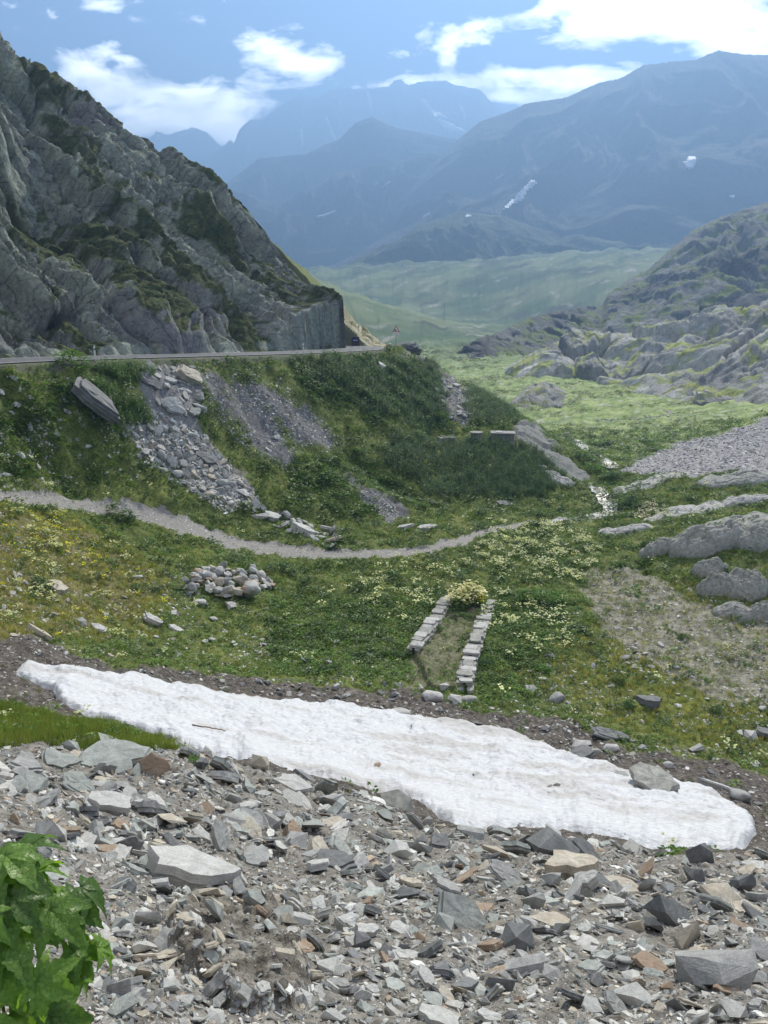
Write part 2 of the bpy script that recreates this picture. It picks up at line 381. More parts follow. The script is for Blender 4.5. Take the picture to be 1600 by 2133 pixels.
rd, rt = seg_dist(GX, GY, rc[::3]); rz = np.interp(rt, np.arange(len(rc[::3])), rc[::3][:, 2])
# the bank falls away from the road no steeper than its own gravel lies
lim = rz - .08 - np.maximum(rd - RW / 2, 0) * .78; GZ = np.where((RR < 200) & (((GX - rc[np.clip((rt * 3).astype(int), 0, len(rc) - 1), 0]) * rleft[np.clip((rt * 3).astype(int), 0, len(rc) - 1), 0] + (GY - rc[np.clip((rt * 3).astype(int), 0, len(rc) - 1), 1]) * rleft[np.clip((rt * 3).astype(int), 0, len(rc) - 1), 1]) < 0), GZ + (1 - sstep(1.0, 6.5, rd - RW / 2)) * np.maximum(lim - GZ, 0), GZ)
# ---- pixel position of every terrain vertex before detail: lets the zones follow the place
PU, PV = to_pix(GX, GY, GZ)
wu = PU + 26 * fbm(GX * .35, GY * .35, 4, 31) + 8 * fbm(GX * 1.7, GY * 1.7, 3, 33); wv = PV + 14 * fbm(GX * .35, GY * .35, 4, 35) + 6 * fbm(GX * 1.7, GY * 1.7, 3, 37)
def zone(poly, rmin=0, rmax=1e9):
    return in_poly(wu, wv, poly) & (RR > rmin) & (RR < rmax)
def soft(m, n=3):
    f = m.astype(np.float32)
    for _ in range(n):
        f[1:-1, 1:-1] = (f[1:-1, 1:-1] * 2 + f[2:, 1:-1] + f[:-2, 1:-1] + f[1:-1, 2:] + f[1:-1, :-2]) / 6
    return f
CLIFF_POLY = [(-900,-900),(0,60),(190,200),(285,270),(390,330),(460,410),(530,500),(640,600),(700,625),(712,742),(600,742),(0,756),(-900,820)]
# cliff: uphill side of the road (left of the centre line)
side = np.zeros(GX.shape)
ii = np.clip((rt * 3).astype(int), 0, len(rc) - 1)
side = (GX - rc[ii, 0]) * rleft[ii, 0] + (GY - rc[ii, 1]) * rleft[ii, 1]
cliff = ((side > RW / 2 - .2) & (GX < 6) & (RR > 30) & (RR < 210) & (GX < 4 - (GY - 110) * .3)).astype(np.float32)
cliff = np.where(rd < RW / 2 - .1, 0, cliff)
Z_FORE_SCREE = zone([(-900,1600),(-300,1560),(60,1548),(200,1545),(350,1535),(430,1575),(520,1600),(640,1620),(780,1660),(900,1720),(1070,1740),(1250,1755),(1400,1785),(1580,1770),(2000,1800),(3500,2300),(3500,4500),(-3000,4500),(-900,2000)], 0, 22)
Z_FORE_SCREE |= (RR < 6.0)
SNOW = [(28,1405),(60,1383),(150,1392),(200,1405),(330,1418),(420,1440),(560,1462),(700,1470),(820,1485),(1000,1515),(1080,1532),(1200,1580),(1300,1610),(1400,1625),(1480,1650),(1562,1700),(1575,1742),(1545,1765),(1400,1768),(1250,1742),(1150,1722),(1070,1728),(950,1720),(900,1690),(850,1662),(760,1640),(620,1605),(560,1590),(500,1582),(440,1566),(330,1530),(200,1500),(130,1470),(110,1435)]
SNOWp = [(u, v) for u, v in SNOW]
pu2 = PU + 7 * fbm(GX * 1.2, GY * 1.2, 4, 51); pv2 = PV + 5 * fbm(GX * 1.2, GY * 1.2, 4, 53)
Z_SNOW = in_poly(pu2, pv2, SNOWp) & (RR > 14) & (RR < 45)
Z_SOIL = zone([(-300,1380),(-100,1330),(60,1330),(250,1390),(420,1400),(600,1430),(850,1440),(960,1470),(1150,1490),(1300,1560),(1480,1580),(1700,1640),(2000,1900),(1500,1790),(1250,1760),(900,1740),(440,1590),(330,1545),(150,1500),(0,1470),(-300,1470)], 14, 60)
Z_WEDGE = zone([(-400,1470),(0,1468),(60,1478),(200,1512),(330,1540),(440,1590),(340,1560),(180,1552),(0,1560),(-400,1600)], 9, 26)
Z_SCR1 = zone([(255,885),(300,840),(280,770),(330,757),(400,757),(440,790),(400,850),(420,900),(500,990),(530,1040),(470,1060),(400,1010),(300,950)], 40, 90)
Z_SCR2 = zone([(440,775),(520,830),(620,960),(590,985),(520,930),(430,830)], 40, 90) | zone([(480,800),(540,800),(640,860),(700,920),(690,940),(620,920),(560,880)], 40, 95) | zone([(700,985),(740,1000),(860,1080),(810,1090),(760,1050)], 40, 95)
Z_SCR3 = zone([(905,800),(950,800),(985,860),(980,890),(930,880)], 60, 120) | zone([(860,715),(920,760),(1000,830),(980,835),(900,790),(870,745),(830,740)],60,130)
Z_SLAB = zone([(1070,885),(1110,885),(1150,920),(1225,1000),(1200,1005),(1120,945),(1065,910)], 60, 120)
Z_SCRF = zone([(1290,980),(1400,925),(1500,905),(1620,865),(1900,800),(1900,1000),(1620,985),(1450,990),(1350,990)], 70, 150)
Z_BARE = zone([(1205,1185),(1340,1185),(1450,1250),(1600,1300),(1750,1400),(1700,1480),(1480,1455),(1350,1390),(1250,1320)], 25, 70)
Z_RUIN = zone([(935,1240),(1025,1240),(985,1440),(835,1440),(870,1340)], 25, 60)
Z_DRY = zone([(-300,1060),(0,1060),(150,1090),(330,1190),(300,1290),(100,1330),(-300,1330)], 20, 60)
Z_BRIGHT = (RR > 92) & (RR < 500) & (GX > 12)
Z_VALLEY = RR > 230
# ---- footpath
PTH = [(-60,1028),(0,1033),(100,1038),(200,1050),(300,1068),(370,1090),(450,1118),(540,1138),(640,1150),(740,1155),(840,1150),(920,1138),(1000,1110),(1060,1095),(1120,1086)]
PTW = [.5,.5,.55,.65,1.0,1.3,1.4,1.4,1.35,1.1,.9,.85,.75,.7,.6]
def field_z(x, y):
    t_ = np.arctan2(x, y); l_ = np.log(np.maximum(np.hypot(x, y), .9))
    fi = np.clip(np.interp(t_, th, np.arange(NT)), 0, NT - 1.001); fj = np.clip(np.interp(l_, lr, np.arange(NR)), 0, NR - 1.001)
    i = fi.astype(int); j = fj.astype(int); a = fi - i; b = fj - j
    return (GZ[i, j] * (1 - a) + GZ[i + 1, j] * a) * (1 - b) + (GZ[i, j + 1] * (1 - a) + GZ[i + 1, j + 1] * a) * b
_cm = [None, None]
def hit(u, v, r0=1.5, r1=2500):
    """where the ray of a photograph pixel first meets the terrain (grid columns have constant azimuth, so a running maximum of z/r does it)"""
    if _cm[0] is not GZ: _cm[0] = GZ; _cm[1] = np.maximum.accumulate(GZ / RR, axis=1)
    T = _cm[1]
    u = np.atleast_1d(np.asarray(u, float)); v = np.atleast_1d(np.asarray(v, float))
    a, dy, dz = pix_dir(u, v); h = np.hypot(a, dy); t = dz / h
    fi = np.clip(np.interp(np.arctan2(a, dy), th, np.arange(NT)), 0, NT - 1); i = np.rint(fi).astype(int)
    lo = np.zeros(u.shape, int); hi = np.full(u.shape, NR - 1)
    for _ in range(12):
        m = (lo + hi) // 2; b = T[i, m] >= t; hi = np.where(b, m, hi); lo = np.where(b, lo, m)
    t0 = T[i, lo]; t1 = T[i, hi]; k = np.clip((t - t0) / np.maximum(t1 - t0, 1e-9), 0, 1)
    res = np.clip(np.exp(lr[lo] * (1 - k) + lr[hi] * k), r0, r1)
    x = a / h * res; y = dy / h * res
    return x, y, field_z(x, y)
px, py, pz = hit([p[0] for p in PTH], [p[1] for p in PTH], 20, 90)
path = resample([(px[i], py[i], PTW[i]) for i in range(len(PTH))], 90)
pd, pt_ = seg_dist(GX, GY, path[::2]); pw = np.interp(pt_, np.arange(len(path[::2])), path[::2][:, 2])
Z_PATH = pd < pw * .85 * (1 + .8 * fbm(GX * 1.1, GY * 1.1, 5, 61))
# ------------------------------------------------------------------ terrain detail
cm = soft(cliff > .5, 4)
fx, fy = .87, -.5                       # fall line of the rock face
al = GX * fx + GY * fy; ac = -GX * fy + GY * fx
wx = al + 5 * fbm(GX * .06, GY * .06, 3, 71); wy = ac + 4 * fbm(GX * .07, GY * .07, 3, 73)
hill = np.zeros(GX.shape)
sel = (cliff > .5) | (cm > .01)
def S(f, *a): return f(*[q[sel] if isinstance(q, np.ndarray) else q for q in a])
big = S(ridged, wx / 30, wy / 11, 3, 81) * 2.6 - 1.0
b1, e1 = S(blocks, wx / 17 + 3, wy / 4.6, 3, .9)
b2, e2 = S(blocks, wx / 5, wy / 1.7 + 7, 5, .8)
b3, e3 = S(blocks, wx / 1.7, wy / .75 + 7, 8, .7)
dd = big * .8 + b1 * 3.6 + b2 * 1.25 + b3 * .45 + .5 * S(fbm, GX * .5, GY * .5, 4, 91) - 1.3 * np.exp(-e1 * 12) - .6 * np.exp(-e2 * 10) - .22 * np.exp(-e3 * 8)
upd = np.clip((rd[sel] - RW / 2 - .2) / 2.6, 0, 1)
hill[sel] = dd * (0.25 + .75 * upd) * cm[sel]
DX, DY = hill * .62, hill * -.36
GZ = GZ + hill * .7
# road bed
k = sstep(RW / 2 + .1, RW / 2 + .8, rd); GZ = np.where(RR < 200, (rz - .05) * (1 - k) + GZ * k, GZ)
soft_z = 1 - cm
def add(m, h):
    global GZ
    GZ = GZ + m * h
land = soft_z * sstep(RW / 2 + .2, RW / 2 + 1.4, rd)
land = land * (1 - .85 * soft(Z_PATH, 10)); amp = np.interp(RR, [2, 8, 20, 60, 120, 300, 1000, 2500], [.06, .16, .3, .5, .7, 1.6, 6, 16]); 
add(land, amp * fbm(GX * 2.2 / (amp * 8), GY * 2.2 / (amp * 8), 5, 101))
# gullies on the road bank
gul = sstep(0, 1, np.clip((78 - PV * 0 - 0) / 78, 0, 1)) * soft((zone([(0,760),(900,745),(950,900),(850,1080),(300,1060),(0,1000)], 40, 110)), 8)
add(gul * land, .9 * (ridged(wx / 40, wy / 7, 2, 111) - .4))
Z_DIRT = zone([(370,1900),(470,1850),(560,1880),(640,1960),(640,2050),(600,2110),(500,2110),(420,2040),(350,1980)], 0, 15)
fd = soft(Z_DIRT, 14); add(fd, .16 * (.8 + fbm(GX * 2.2, GY * 2.2, 4, 127)) + .08 * fbm(GX * 9, GY * 9, 3, 128))
fs = soft(Z_FORE_SCREE, 4)
add(fs, .10 * fbm(GX * 1.3, GY * 1.3, 5, 121) + .03 * fbm(GX * 6, GY * 6, 3, 125))
# hummocks and rough ground in meadow, tussocks
mead = land * (1 - fs) * (RR < 130)
add(mead * (~Z_SNOW), .09 * fbm(GX * 2.6, GY * 2.6, 3, 131))
add(soft(Z_PATH, 3), -.08)
add(soft(in_poly(PU, PV, [(938,1246),(1020,1250),(985,1370),(968,1440),(900,1440),(862,1362)]) & (RR > 25) & (RR < 60), 2), .30)
hh_, ee_ = blocks(wx[...] / 4.5, wy / 1.6, 15, .7)
slabm = soft(Z_SLAB, 3); add(slabm, .5 * hh_ + .25)
bendm = soft(in_poly(PU, PV, [(690,620),(800,695),(830,745),(690,745)]) & (GY > 109) & (GY < 150), 3) * sstep(RW / 2 + .5, RW / 2 + 3, rd); _hb, _eb = blocks(GX / 2.2, GY / 3.5, 19, .8); add(bendm, 1.3 * _hb - .7 * np.exp(-_eb * 9) + .8 * fbm(GX * .5, GY * .5, 4, 129))
vm = sstep(230, 420, RR); add(vm, 3.2 * (ridged((GX * .55 + GY * .83) / 260, (GX * .83 - GY * .55) / 75, 4, 141) - .5) * np.clip(RR / 900, .3, 1.3))
# ------------------------------------------------------------------ terrain colours (albedo, with sunlight painted in beyond the bend and in the valley)
def C(*c): return np.array(c, np.float32)
col = np.zeros(GX.shape + (3,), np.float32)
nA = fbm(GX * .22, GY * .22, 4, 201)[..., None]; nB = fbm(GX * 1.1, GY * 1.1, 4, 203)[..., None]; nC = fbm(GX * 5, GY * 5, 3, 205)[..., None]
def lerp(a, b, t): return a * (1 - t) + b * t
grass = lerp(C(.07, .10, .022), C(.155, .18, .04), np.clip(.5 + nA * 1.0 + nB * .5, 0, 1))
grass = lerp(grass, C(.13, .13, .055), np.clip(nB * 1.5 - .25 + nC * .5, 0, .7))
col[:] = grass
def over(m, c, n=2):
    global col
    f = soft(m, n)[..., None] if m.dtype == bool else m[..., None]
    col = lerp(col, c, f)
stone = lerp(C(.24, .245, .24), C(.37, .37, .355), np.clip(.5 + nC * 1.3 + nB * .4, 0, 1))
soil = lerp(C(.055, .045, .036), C(.16, .14, .12), np.clip(.45 + nC * 1.3 + nB * .5, 0, 1))
over(Z_DRY, lerp(C(.12, .125, .038), C(.22, .18, .10), np.clip(.4 + nB * 1.2 + nC, 0, 1)), 6)
over(Z_SOIL, soil, 5)
over(Z_WEDGE, lerp(C(.05, .08, .02), C(.10, .12, .04), np.clip(.5 + nB, 0, 1)), 3)
over(Z_FORE_SCREE, lerp(C(.13, .118, .10), C(.29, .27, .235), np.clip(.5 + nC * 1.2, 0, 1)), 3)
over(np.clip(fd * 1.6 + nC[..., 0] * .8 - .2, 0, 1), lerp(C(.10, .088, .072), C(.25, .23, .195), np.clip(.5 + nC * 1.5, 0, 1)), 0)
over(Z_SCR1, lerp(C(.15, .15, .15), C(.30, .29, .28), np.clip(.5 + nC, 0, 1)), 4)
scr2_f = np.clip(soft(Z_SCR2, 16) * 2 + 1.3 * nB[..., 0] + .5 * nC[..., 0] - .6, 0, 1); over(scr2_f, lerp(C(.10, .10, .105), C(.19, .185, .18), np.clip(.5 + nC + nB * .5, 0, 1)), 0)
over(Z_SCR3, lerp(C(.11, .105, .10), C(.24, .23, .22), np.clip(.5 + nC, 0, 1)), 4)
over(Z_SLAB, lerp(C(.17, .175, .16), C(.28, .28, .25), np.clip(.5 + nC, 0, 1)), 2)
bare_f = np.clip(soft(Z_BARE, 40) * 2.2 + 1.6 * nB[..., 0] + .8 * nA[..., 0] - .75, 0, 1); over(bare_f, lerp(C(.16, .155, .10), C(.33, .31, .25), np.clip(.4 + nC + nB, 0, 1)), 0)
over(Z_RUIN, lerp(C(.10, .12, .04), C(.22, .20, .14), np.clip(.5 + nC, 0, 1)), 4)
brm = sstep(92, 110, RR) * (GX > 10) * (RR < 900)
bright = lerp(C(.14, .21, .055), C(.35, .41, .15), np.clip(.4 + nA * 1.1 + nB * .9, 0, 1)); bright = lerp(bright, C(.48, .46, .42), np.clip(fbm(GX / 3, GY / 2, 5, 261)[..., None] * 3.4 - .75, 0, 1)); bright = lerp(bright, C(.07, .09, .04), np.clip(fbm(GX / 6, GY / 4, 5, 263)[..., None] * 3 - .8, 0, .8))  # valley grass lightened: the sun on it is painted into the colour
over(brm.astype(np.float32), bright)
over(Z_SCRF, lerp(C(.16, .15, .15), C(.42, .40, .40), np.clip(.5 + nC * 1.4, 0, 1)), 3)
verge = ((rd < RW / 2 + .8) & (cm < .3)); over(verge, lerp(C(.16, .15, .13), C(.10, .12, .05), np.clip(.5 + nB, 0, 1)), 2)
VA, VC = GX * .55 + GY * .83, GX * .83 - GY * .55; nV = fbm(VA / 190, VC / 60, 5, 211)[..., None]; nW = fbm(VA / 45, VC / 14, 5, 215)[..., None]
val = lerp(C(.05, .10, .03), C(.16, .205, .085), np.clip(.45 + nV * 2.6, 0, 1)); val = lerp(val, C(.36, .34, .28), np.clip(nW * 3.0 + nV * .6 - .7, 0, .9)); val = lerp(val, C(.02, .035, .02), np.clip(fbm(VA / 110, VC / 38, 5, 271)[..., None] * 3.4 - .5, 0, .85))
over((vm).astype(np.float32), val)
# cliff colours: greenish grey slabs, grass on ledges
gl = np.zeros(GX.shape)
slope = np.zeros(GX.shape)
gzr = np.gradient(GZ, axis=1) / np.gradient(RR, axis=1); gzt = np.gradient(GZ, axis=0) / (np.gradient(TH, axis=0) * RR); slope = np.hypot(gzr, gzt)
veg = fbm(wx / 16, wy / 8, 4, 221) * 1.6 + fbm(GX / 2.5, GY / 2.5, 3, 225) * .5 - (soft(slope > 1.0, 3) - .3) * .9
ltop = np.clip((PV - 150) / 500, 0, 1)
gm = np.clip((veg + .16 + .14 * sstep(60, 110, RR)) * 5, 0, 1)[..., None]
rock = lerp(C(.25, .285, .25), C(.56, .61, .50), np.clip(.5 + nB * .8 + nA * .9, 0, 1)); rock = lerp(rock, C(.34, .335, .34), np.clip(fbm(wx / 9, wy / 9, 3, 231)[..., None] * 2, 0, 1))
rock = lerp(rock, C(.52, .56, .39), np.clip(fbm(GX / 1.2, GY / 1.2, 4, 235)[..., None] * 1.6 - .2, 0, .6))
ccol_ = lerp(rock, lerp(C(.06, .098, .028), C(.15, .165, .06), np.clip(.5 + nB * 1.3, 0, 1)), gm)
col = lerp(col, ccol_, cm[..., None])
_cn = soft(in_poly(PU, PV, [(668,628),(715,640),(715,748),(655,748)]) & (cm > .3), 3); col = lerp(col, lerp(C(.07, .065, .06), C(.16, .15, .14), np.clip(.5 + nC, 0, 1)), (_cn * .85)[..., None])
# beyond the bend: sunlit rock, its sunlight painted as a paler colour
bb = in_poly(PU, PV, [(690,620),(800,695),(830,745),(690,745)]) * sstep(109, 113, GY) * (GY < 160) * (GX > -30) * (GX < 9) * (rd > RW / 2 + .8); col = lerp(col, lerp(C(.40, .36, .24), C(.22, .25, .08), np.clip(nB * 2, 0, 1)), bb[..., None])
# ------------------------------------------------------------------ terrain meshes
idx = np.arange(NT * NR).reshape(NT, NR)
quads = np.stack([idx[:-1, :-1], idx[1:, :-1], idx[1:, 1:], idx[:-1, 1:]], -1)
qc = lambda m: (m[:-1, :-1].astype(int) + m[1:, :-1] + m[1:, 1:] + m[:-1, 1:]) >= 2
q_cliff = qc(cliff > .5); q_path = qc(Z_PATH) & ~q_cliff
MG = mat_ground(); MC = mat_cliff()
def mpath():
    t = MT('path_gravel'); p = t.pos(); c = t.ramp(t.noise(6, 7, .75, p), [(.25, (.15, .14, .12)), (.5, (.27, .255, .23)), (.72, (.40, .385, .355))])
    return t.fin(c, .95, t.bump(t.noise(18, 4, .7, p), .7, .04))
MP = mpath()
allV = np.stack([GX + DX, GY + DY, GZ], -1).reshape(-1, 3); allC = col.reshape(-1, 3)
def submesh(name, qm, mat):
    q = quads[qm].reshape(-1, 4); used, inv = np.unique(q, return_inverse=True)
    return mesh_np(name, allV[used], inv.reshape(-1, 4), mat, True, allC[used])
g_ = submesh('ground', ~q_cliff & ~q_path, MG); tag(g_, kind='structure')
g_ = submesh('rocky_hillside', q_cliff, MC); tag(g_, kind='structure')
g_ = submesh('footpath', q_path, MP); tag(g_, kind='structure')
# ------------------------------------------------------------------ far ridges: polar height fields with their own crest lines
MF_SLAB = mat_far('slab_rock', .5, 1.0); MF_HILL = mat_far('hill_rock', .35, 2.5); MF_MT = mat_far('mountain_rock', .02, 30)
RIDGES = {}; RGRID = {}
def ridge(name, crest, base_r, base_z, back=.35, nscale=60, namp=10, jag=1.0, pw=1.1, mat=MF_MT, cols=None, ncol=500, nrow=160, seed=0, blocky=0, label=None, front_noise=None):
    c = np.array([P(*q) for q in crest]); tc_ = np.arctan2(c[:, 0], c[:, 1]); rc_ = np.hypot(c[:, 0], c[:, 1]); zc_ = c[:, 2]
    o = np.argsort(tc_); tc_, rc_, zc_ = tc_[o], rc_[o], zc_[o]
    t = np.linspace(tc_[0], tc_[-1], ncol); r = np.interp(t, tc_, rc_); z = np.interp(t, tc_, zc_)
    z = z + jag * r * .0006 * (fbm(t * 260, t * 0 + seed, 4, seed + 1) * 1.6 + .6 * fbm(t * 900, t * 0, 2, seed + 2))
    br = np.interp(np.interp(t, tc_, np.linspace(0, 1, len(tc_))), np.linspace(0, 1, len(base_r)), base_r) if not np.isscalar(base_r) else np.full(ncol, float(base_r))
    s = np.concatenate([np.linspace(0, 1, int(nrow * .78), endpoint=False), np.linspace(1, 1 + back, int(nrow * .22))])
    Tt, Ss = np.meshgrid(t, s, indexing='ij'); rcr = r[:, None]; brr = br[:, None]
    Rr = brr + (rcr - brr) * Ss; Xx, Yy = Rr * np.sin(Tt), Rr * np.cos(Tt)
    f = np.where(Ss <= 1, np.clip(Ss, 0, 1) ** pw, 1 - (Ss - 1) * 1.0)
    zb = base_z
    Zz = zb + (z[:, None] - zb) * f
    env = np.where(Ss <= 1, np.sin(np.pi * np.clip(Ss, 0, 1)) ** .6, np.clip((Ss - 1) * 3, 0, 1))
    env = env * np.clip((1.0 - Ss) / .12 + .02, 0, 1) if True else env
    sp = ridged(Xx / nscale + 1.7 * fbm(Xx / nscale / 2, Yy / nscale / 2, 2, seed + 5), Yy / (nscale * 2.2), 5, seed + 3) - .45
    Zz = Zz + env * namp * sp * np.clip((z[:, None] - zb) / (z.max() - zb + 1e-6) * 1.6, .2, 1)
    if blocky:
        h1, e1_ = blocks(Xx / (blocky * 1.6), Yy / (blocky * 3), seed + 7, .8); h2, e2_ = blocks(Xx / (blocky * .45), Yy / (blocky * .8), seed + 9, .8)
        env2 = np.clip(np.sin(np.pi * np.clip(Ss, 0, 1)) * 2 + .25, 0, 1)
        Zz = Zz + env2 * (blocky * .40 * h1 - blocky * .12 * np.exp(-e1_ * 12) + blocky * .09 * h2)
    sl_ = np.abs(np.gradient(Zz, axis=1) / np.gradient(Rr, axis=1))
    col_ = cols(Xx, Yy, Zz, sl_, Ss)
    ii_ = np.arange(Tt.size).reshape(Tt.shape); q = np.stack([ii_[:-1, :-1], ii_[1:, :-1], ii_[1:, 1:], ii_[:-1, 1:]], -1).reshape(-1, 4)
    ob = mesh_np(name, np.stack([Xx, Yy, Zz], -1).reshape(-1, 3), q, mat, True, col_.reshape(-1, 3)); tag(ob, kind='structure')
    RIDGES[len(RIDGES)] = ob; RGRID[{400: 'S2', 430: 'S1', 440: 'S1b', 445: 'S1c', 447: 'S1d', 460: 'S3', 480: 'RM', 500: 'M2', 520: 'M1', 540: 'MM', 560: 'ML'}[seed]] = (Tt, Rr, Zz)
    return ob
def c_far(a=(.06, .068, .08), b=(.10, .108, .12), g=(.045, .07, .035), gz=0):
    def fn(x, y, z, s, ss):
        n = fbm(x / 90, y / 90, 5, 301)[..., None]; m = np.clip((.9 - s)[..., None] * 1.2 + n * 1.5 - .3 - ss[..., None] * .9, 0, .9)
        return lerp(lerp(C(*a), C(*b), np.clip(.5 + n * 1.2, 0, 1)), C(*g), m)
    return fn
def c_hill(gamt=.0, sc=6.0, rock=((.13, .135, .13), (.29, .29, .27)), gr=((.075, .11, .025), (.17, .21, .05))):
    def fn(x, y, z, s, ss):
        n = fbm(x / sc, y / sc, 5, 311)[..., None]; n2_ = fbm(x / sc / 4, y / sc / 4, 4, 315)[..., None]
        m = np.clip(((.34 + gamt) - s)[..., None] * .9 + n * 3.6 + n2_ * 1.4 + .06, 0, 1)
        return lerp(lerp(C(*rock[0]), C(*rock[1]), np.clip(.5 + n2_ * 1.5, 0, 1)), lerp(C(*gr[0]), C(*gr[1]), np.clip(.5 + n * 1.2, 0, 1)), m)
    return fn
S2 = ridge('hillside', [(860,772,300),(940,743,315),(1000,706,345),(1050,684,372),(1100,662,405),(1200,641,460),(1255,636,500),(1268,610,530),(1350,560,590),(1440,482,640),(1500,452,650),(1600,420,660),(1900,330,680),(2300,300,700)],
      [270,275,285,300,320,335,345,350,350,350,350,350,350], -26, nscale=45, namp=14, jag=1.6, pw=.9, mat=MF_HILL, cols=c_hill(.14, 16, rock=((.09, .09, .088), (.24, .235, .22))), ncol=620, nrow=260, seed=400, blocky=9)
S1 = ridge('hillside', [(960,815,238),(1010,800,240),(1035,790,243),(1062,768,246),(1130,722,255),(1200,694,262),(1300,690,270),(1400,666,282),(1480,650,290),(1600,636,300),(1900,600,310),(2300,560,310)],
      [225,220,218,212,205,200,190,175,165,150,140,130], -20.5, nscale=42, namp=15, jag=1.4, pw=.62, mat=MF_SLAB, cols=c_hill(.10, 7, rock=((.20, .205, .195), (.50, .49, .45)), gr=((.14, .20, .04), (.34, .37, .11))), ncol=760, nrow=300, seed=430, blocky=12)
S1b = ridge('hillside', [(1330,864,150),(1365,838,158),(1400,810,168),(1450,792,174),(1500,782,178),(1560,756,182),(1620,728,185),(1800,706,190),(2100,700,190)],
      [140,140,140,138,135,130,128,125], -19.5, nscale=22, namp=4, jag=1.4, pw=.7, mat=MF_SLAB, cols=c_hill(.12, 6, rock=((.20, .20, .19), (.44, .43, .39)), gr=((.12, .16, .04), (.25, .27, .09))), ncol=500, nrow=170, seed=440, blocky=7)
S1c = ridge('hillside', [(1055,846,166),(1078,824,170),(1104,804,177),(1135,797,180),(1162,804,180),(1192,824,176),(1218,846,170)],
      155, -20.5, nscale=22, namp=3, jag=1.2, pw=.7, mat=MF_SLAB, cols=c_hill(.12, 6, rock=((.22, .22, .20), (.44, .43, .39)), gr=((.12, .16, .04), (.25, .27, .09))), ncol=240, nrow=110, seed=445, blocky=6)
S3 = ridge('hill', [(640,585,1250),(700,560,1350),(760,530,1450),(830,500,1500),(870,470,1550),(960,440,1580),(1050,450,1600),(1130,478,1600),(1200,488,1620),(1300,506,1620),(1420,500,1600),(1500,490,1600),(1800,470,1600),(2300,450,1600)],
      1180, 30, nscale=130, namp=50, jag=1.5, mat=MF_MT, cols=c_far(a=(.07, .085, .06), b=(.12, .14, .09), g=(.13, .17, .07)), seed=460, blocky=0)
RM = ridge('mountain', [(650,560,2100),(700,536,2150),(770,482,2250),(830,412,2350),(900,342,2400),(960,286,2450),(1000,253,2450),(1050,236,2450),(1100,215,2400),(1180,203,2400),(1230,180,2400),(1250,172,2380),(1290,164,2360),(1310,153,2350),(1340,136,2350),(1400,128,2350),(1450,125,2340),(1480,111,2330),(1497,105,2330),(1520,109,2330),(1550,113,2320),(1600,114,2300),(1800,110,2250),(2300,120,2200)],
      1420, 20, nscale=260, namp=80, jag=1.3, pw=1.05, mat=MF_MT, cols=c_far(), ncol=700, nrow=220, seed=480)
M2 = ridge('mountain', [(200,520,2350),(330,430,2400),(380,402,2450),(430,386,2450),(450,379,2450),(500,396,2450),(560,420,2450),(600,412,2450),(640,395,2500),(700,360,2500),(800,340,2500),(880,325,2500),(1000,300,2500)],
      1900, 40, nscale=220, namp=150, jag=1.2, mat=MF_MT, cols=c_far(), seed=500)
M1 = ridge('mountain', [(380,430,2900),(470,382,2900),(500,360,3000),(540,330,3000),(600,324,3000),(640,320,3000),(680,300,3000),(705,292,3000),(740,256,3000),(775,243,3000),(800,256,3000),(830,268,3000),(870,275,3000),(950,290,3000),(1100,310,3000)],
      2350, 120, nscale=260, namp=160, jag=1.2, mat=MF_MT, cols=c_far(), seed=520)
MM = ridge('mountain', [(340,360,5000),(388,344,5000),(440,320,5000),(470,300,5000),(480,291,5000),(487,300,5000),(500,268,5000),(520,249,5000),(545,249,5000),(570,230,5000),(610,205,5000),(625,196,5000),(645,200,5000),(660,203,5000),(690,186,5000),(730,181,5000),(742,190,5000),(775,184,5000),(810,180,5000),(822,167,5000),(835,165,5000),(852,178,5000),(875,170,5000),(930,168,5000),(945,176,5000),(965,180,5000),(1000,186,5000),(1020,208,5100),(1050,233,5100),(1120,260,5100),(1250,300,5100)],
      3500, 200, nscale=260, namp=200, jag=1.8, mat=MF_MT, cols=c_far(), ncol=700, nrow=200, seed=540)
ML = ridge('mountain', [(200,340,5700),(310,290,5700),(326,273,5700),(350,281,5700),(375,273,5700),(402,265,5700),(432,276,5700),(455,300,5700),(480,318,5700),(600,360,5700)],
      4500, 250, nscale=220, namp=150, jag=1.5, mat=MF_MT, cols=c_far(), seed=560)
# ------------------------------------------------------------------ haze
def haze_box():
    bm = bmesh.new(); bmesh.ops.create_cube(bm, size=1)
    x0, x1, y0, y1, z0, z1 = -4800, 4800, -60, 7000, HAZE_BOTTOM, HAZE_TOP
    for v in bm.verts: v.co = ((x0 + x1) / 2 + v.co.x * (x1 - x0), (y0 + y1) / 2 + v.co.y * (y1 - y0), (z0 + z1) / 2 + v.co.z * (z1 - z0))
    m = bpy.data.materials.new('haze'); m.use_nodes = True; t = m.node_tree; t.nodes.clear()
    o_ = t.nodes.new('ShaderNodeOutputMaterial'); pv = t.nodes.new('ShaderNodeVolumePrincipled'); t.links.new(pv.outputs[0], o_.inputs['Volume'])
    pv.inputs['Density'].default_value = HAZE_DENSITY; pv.inputs['Color'].default_value = (.30, .525, .93, 1); pv.inputs['Anisotropy'].default_value = .35
    tag(bm_obj('haze', bm, m), kind='stuff')
HAZE_BOTTOM = min(float(GZ.min()), min(min(v.co.z for v in o.data.vertices) for o in RIDGES.values())) - 1.0
HAZE_TOP = max(max(v.co.z for v in o.data.vertices) for o in RIDGES.values()) + 12.0
haze_box()
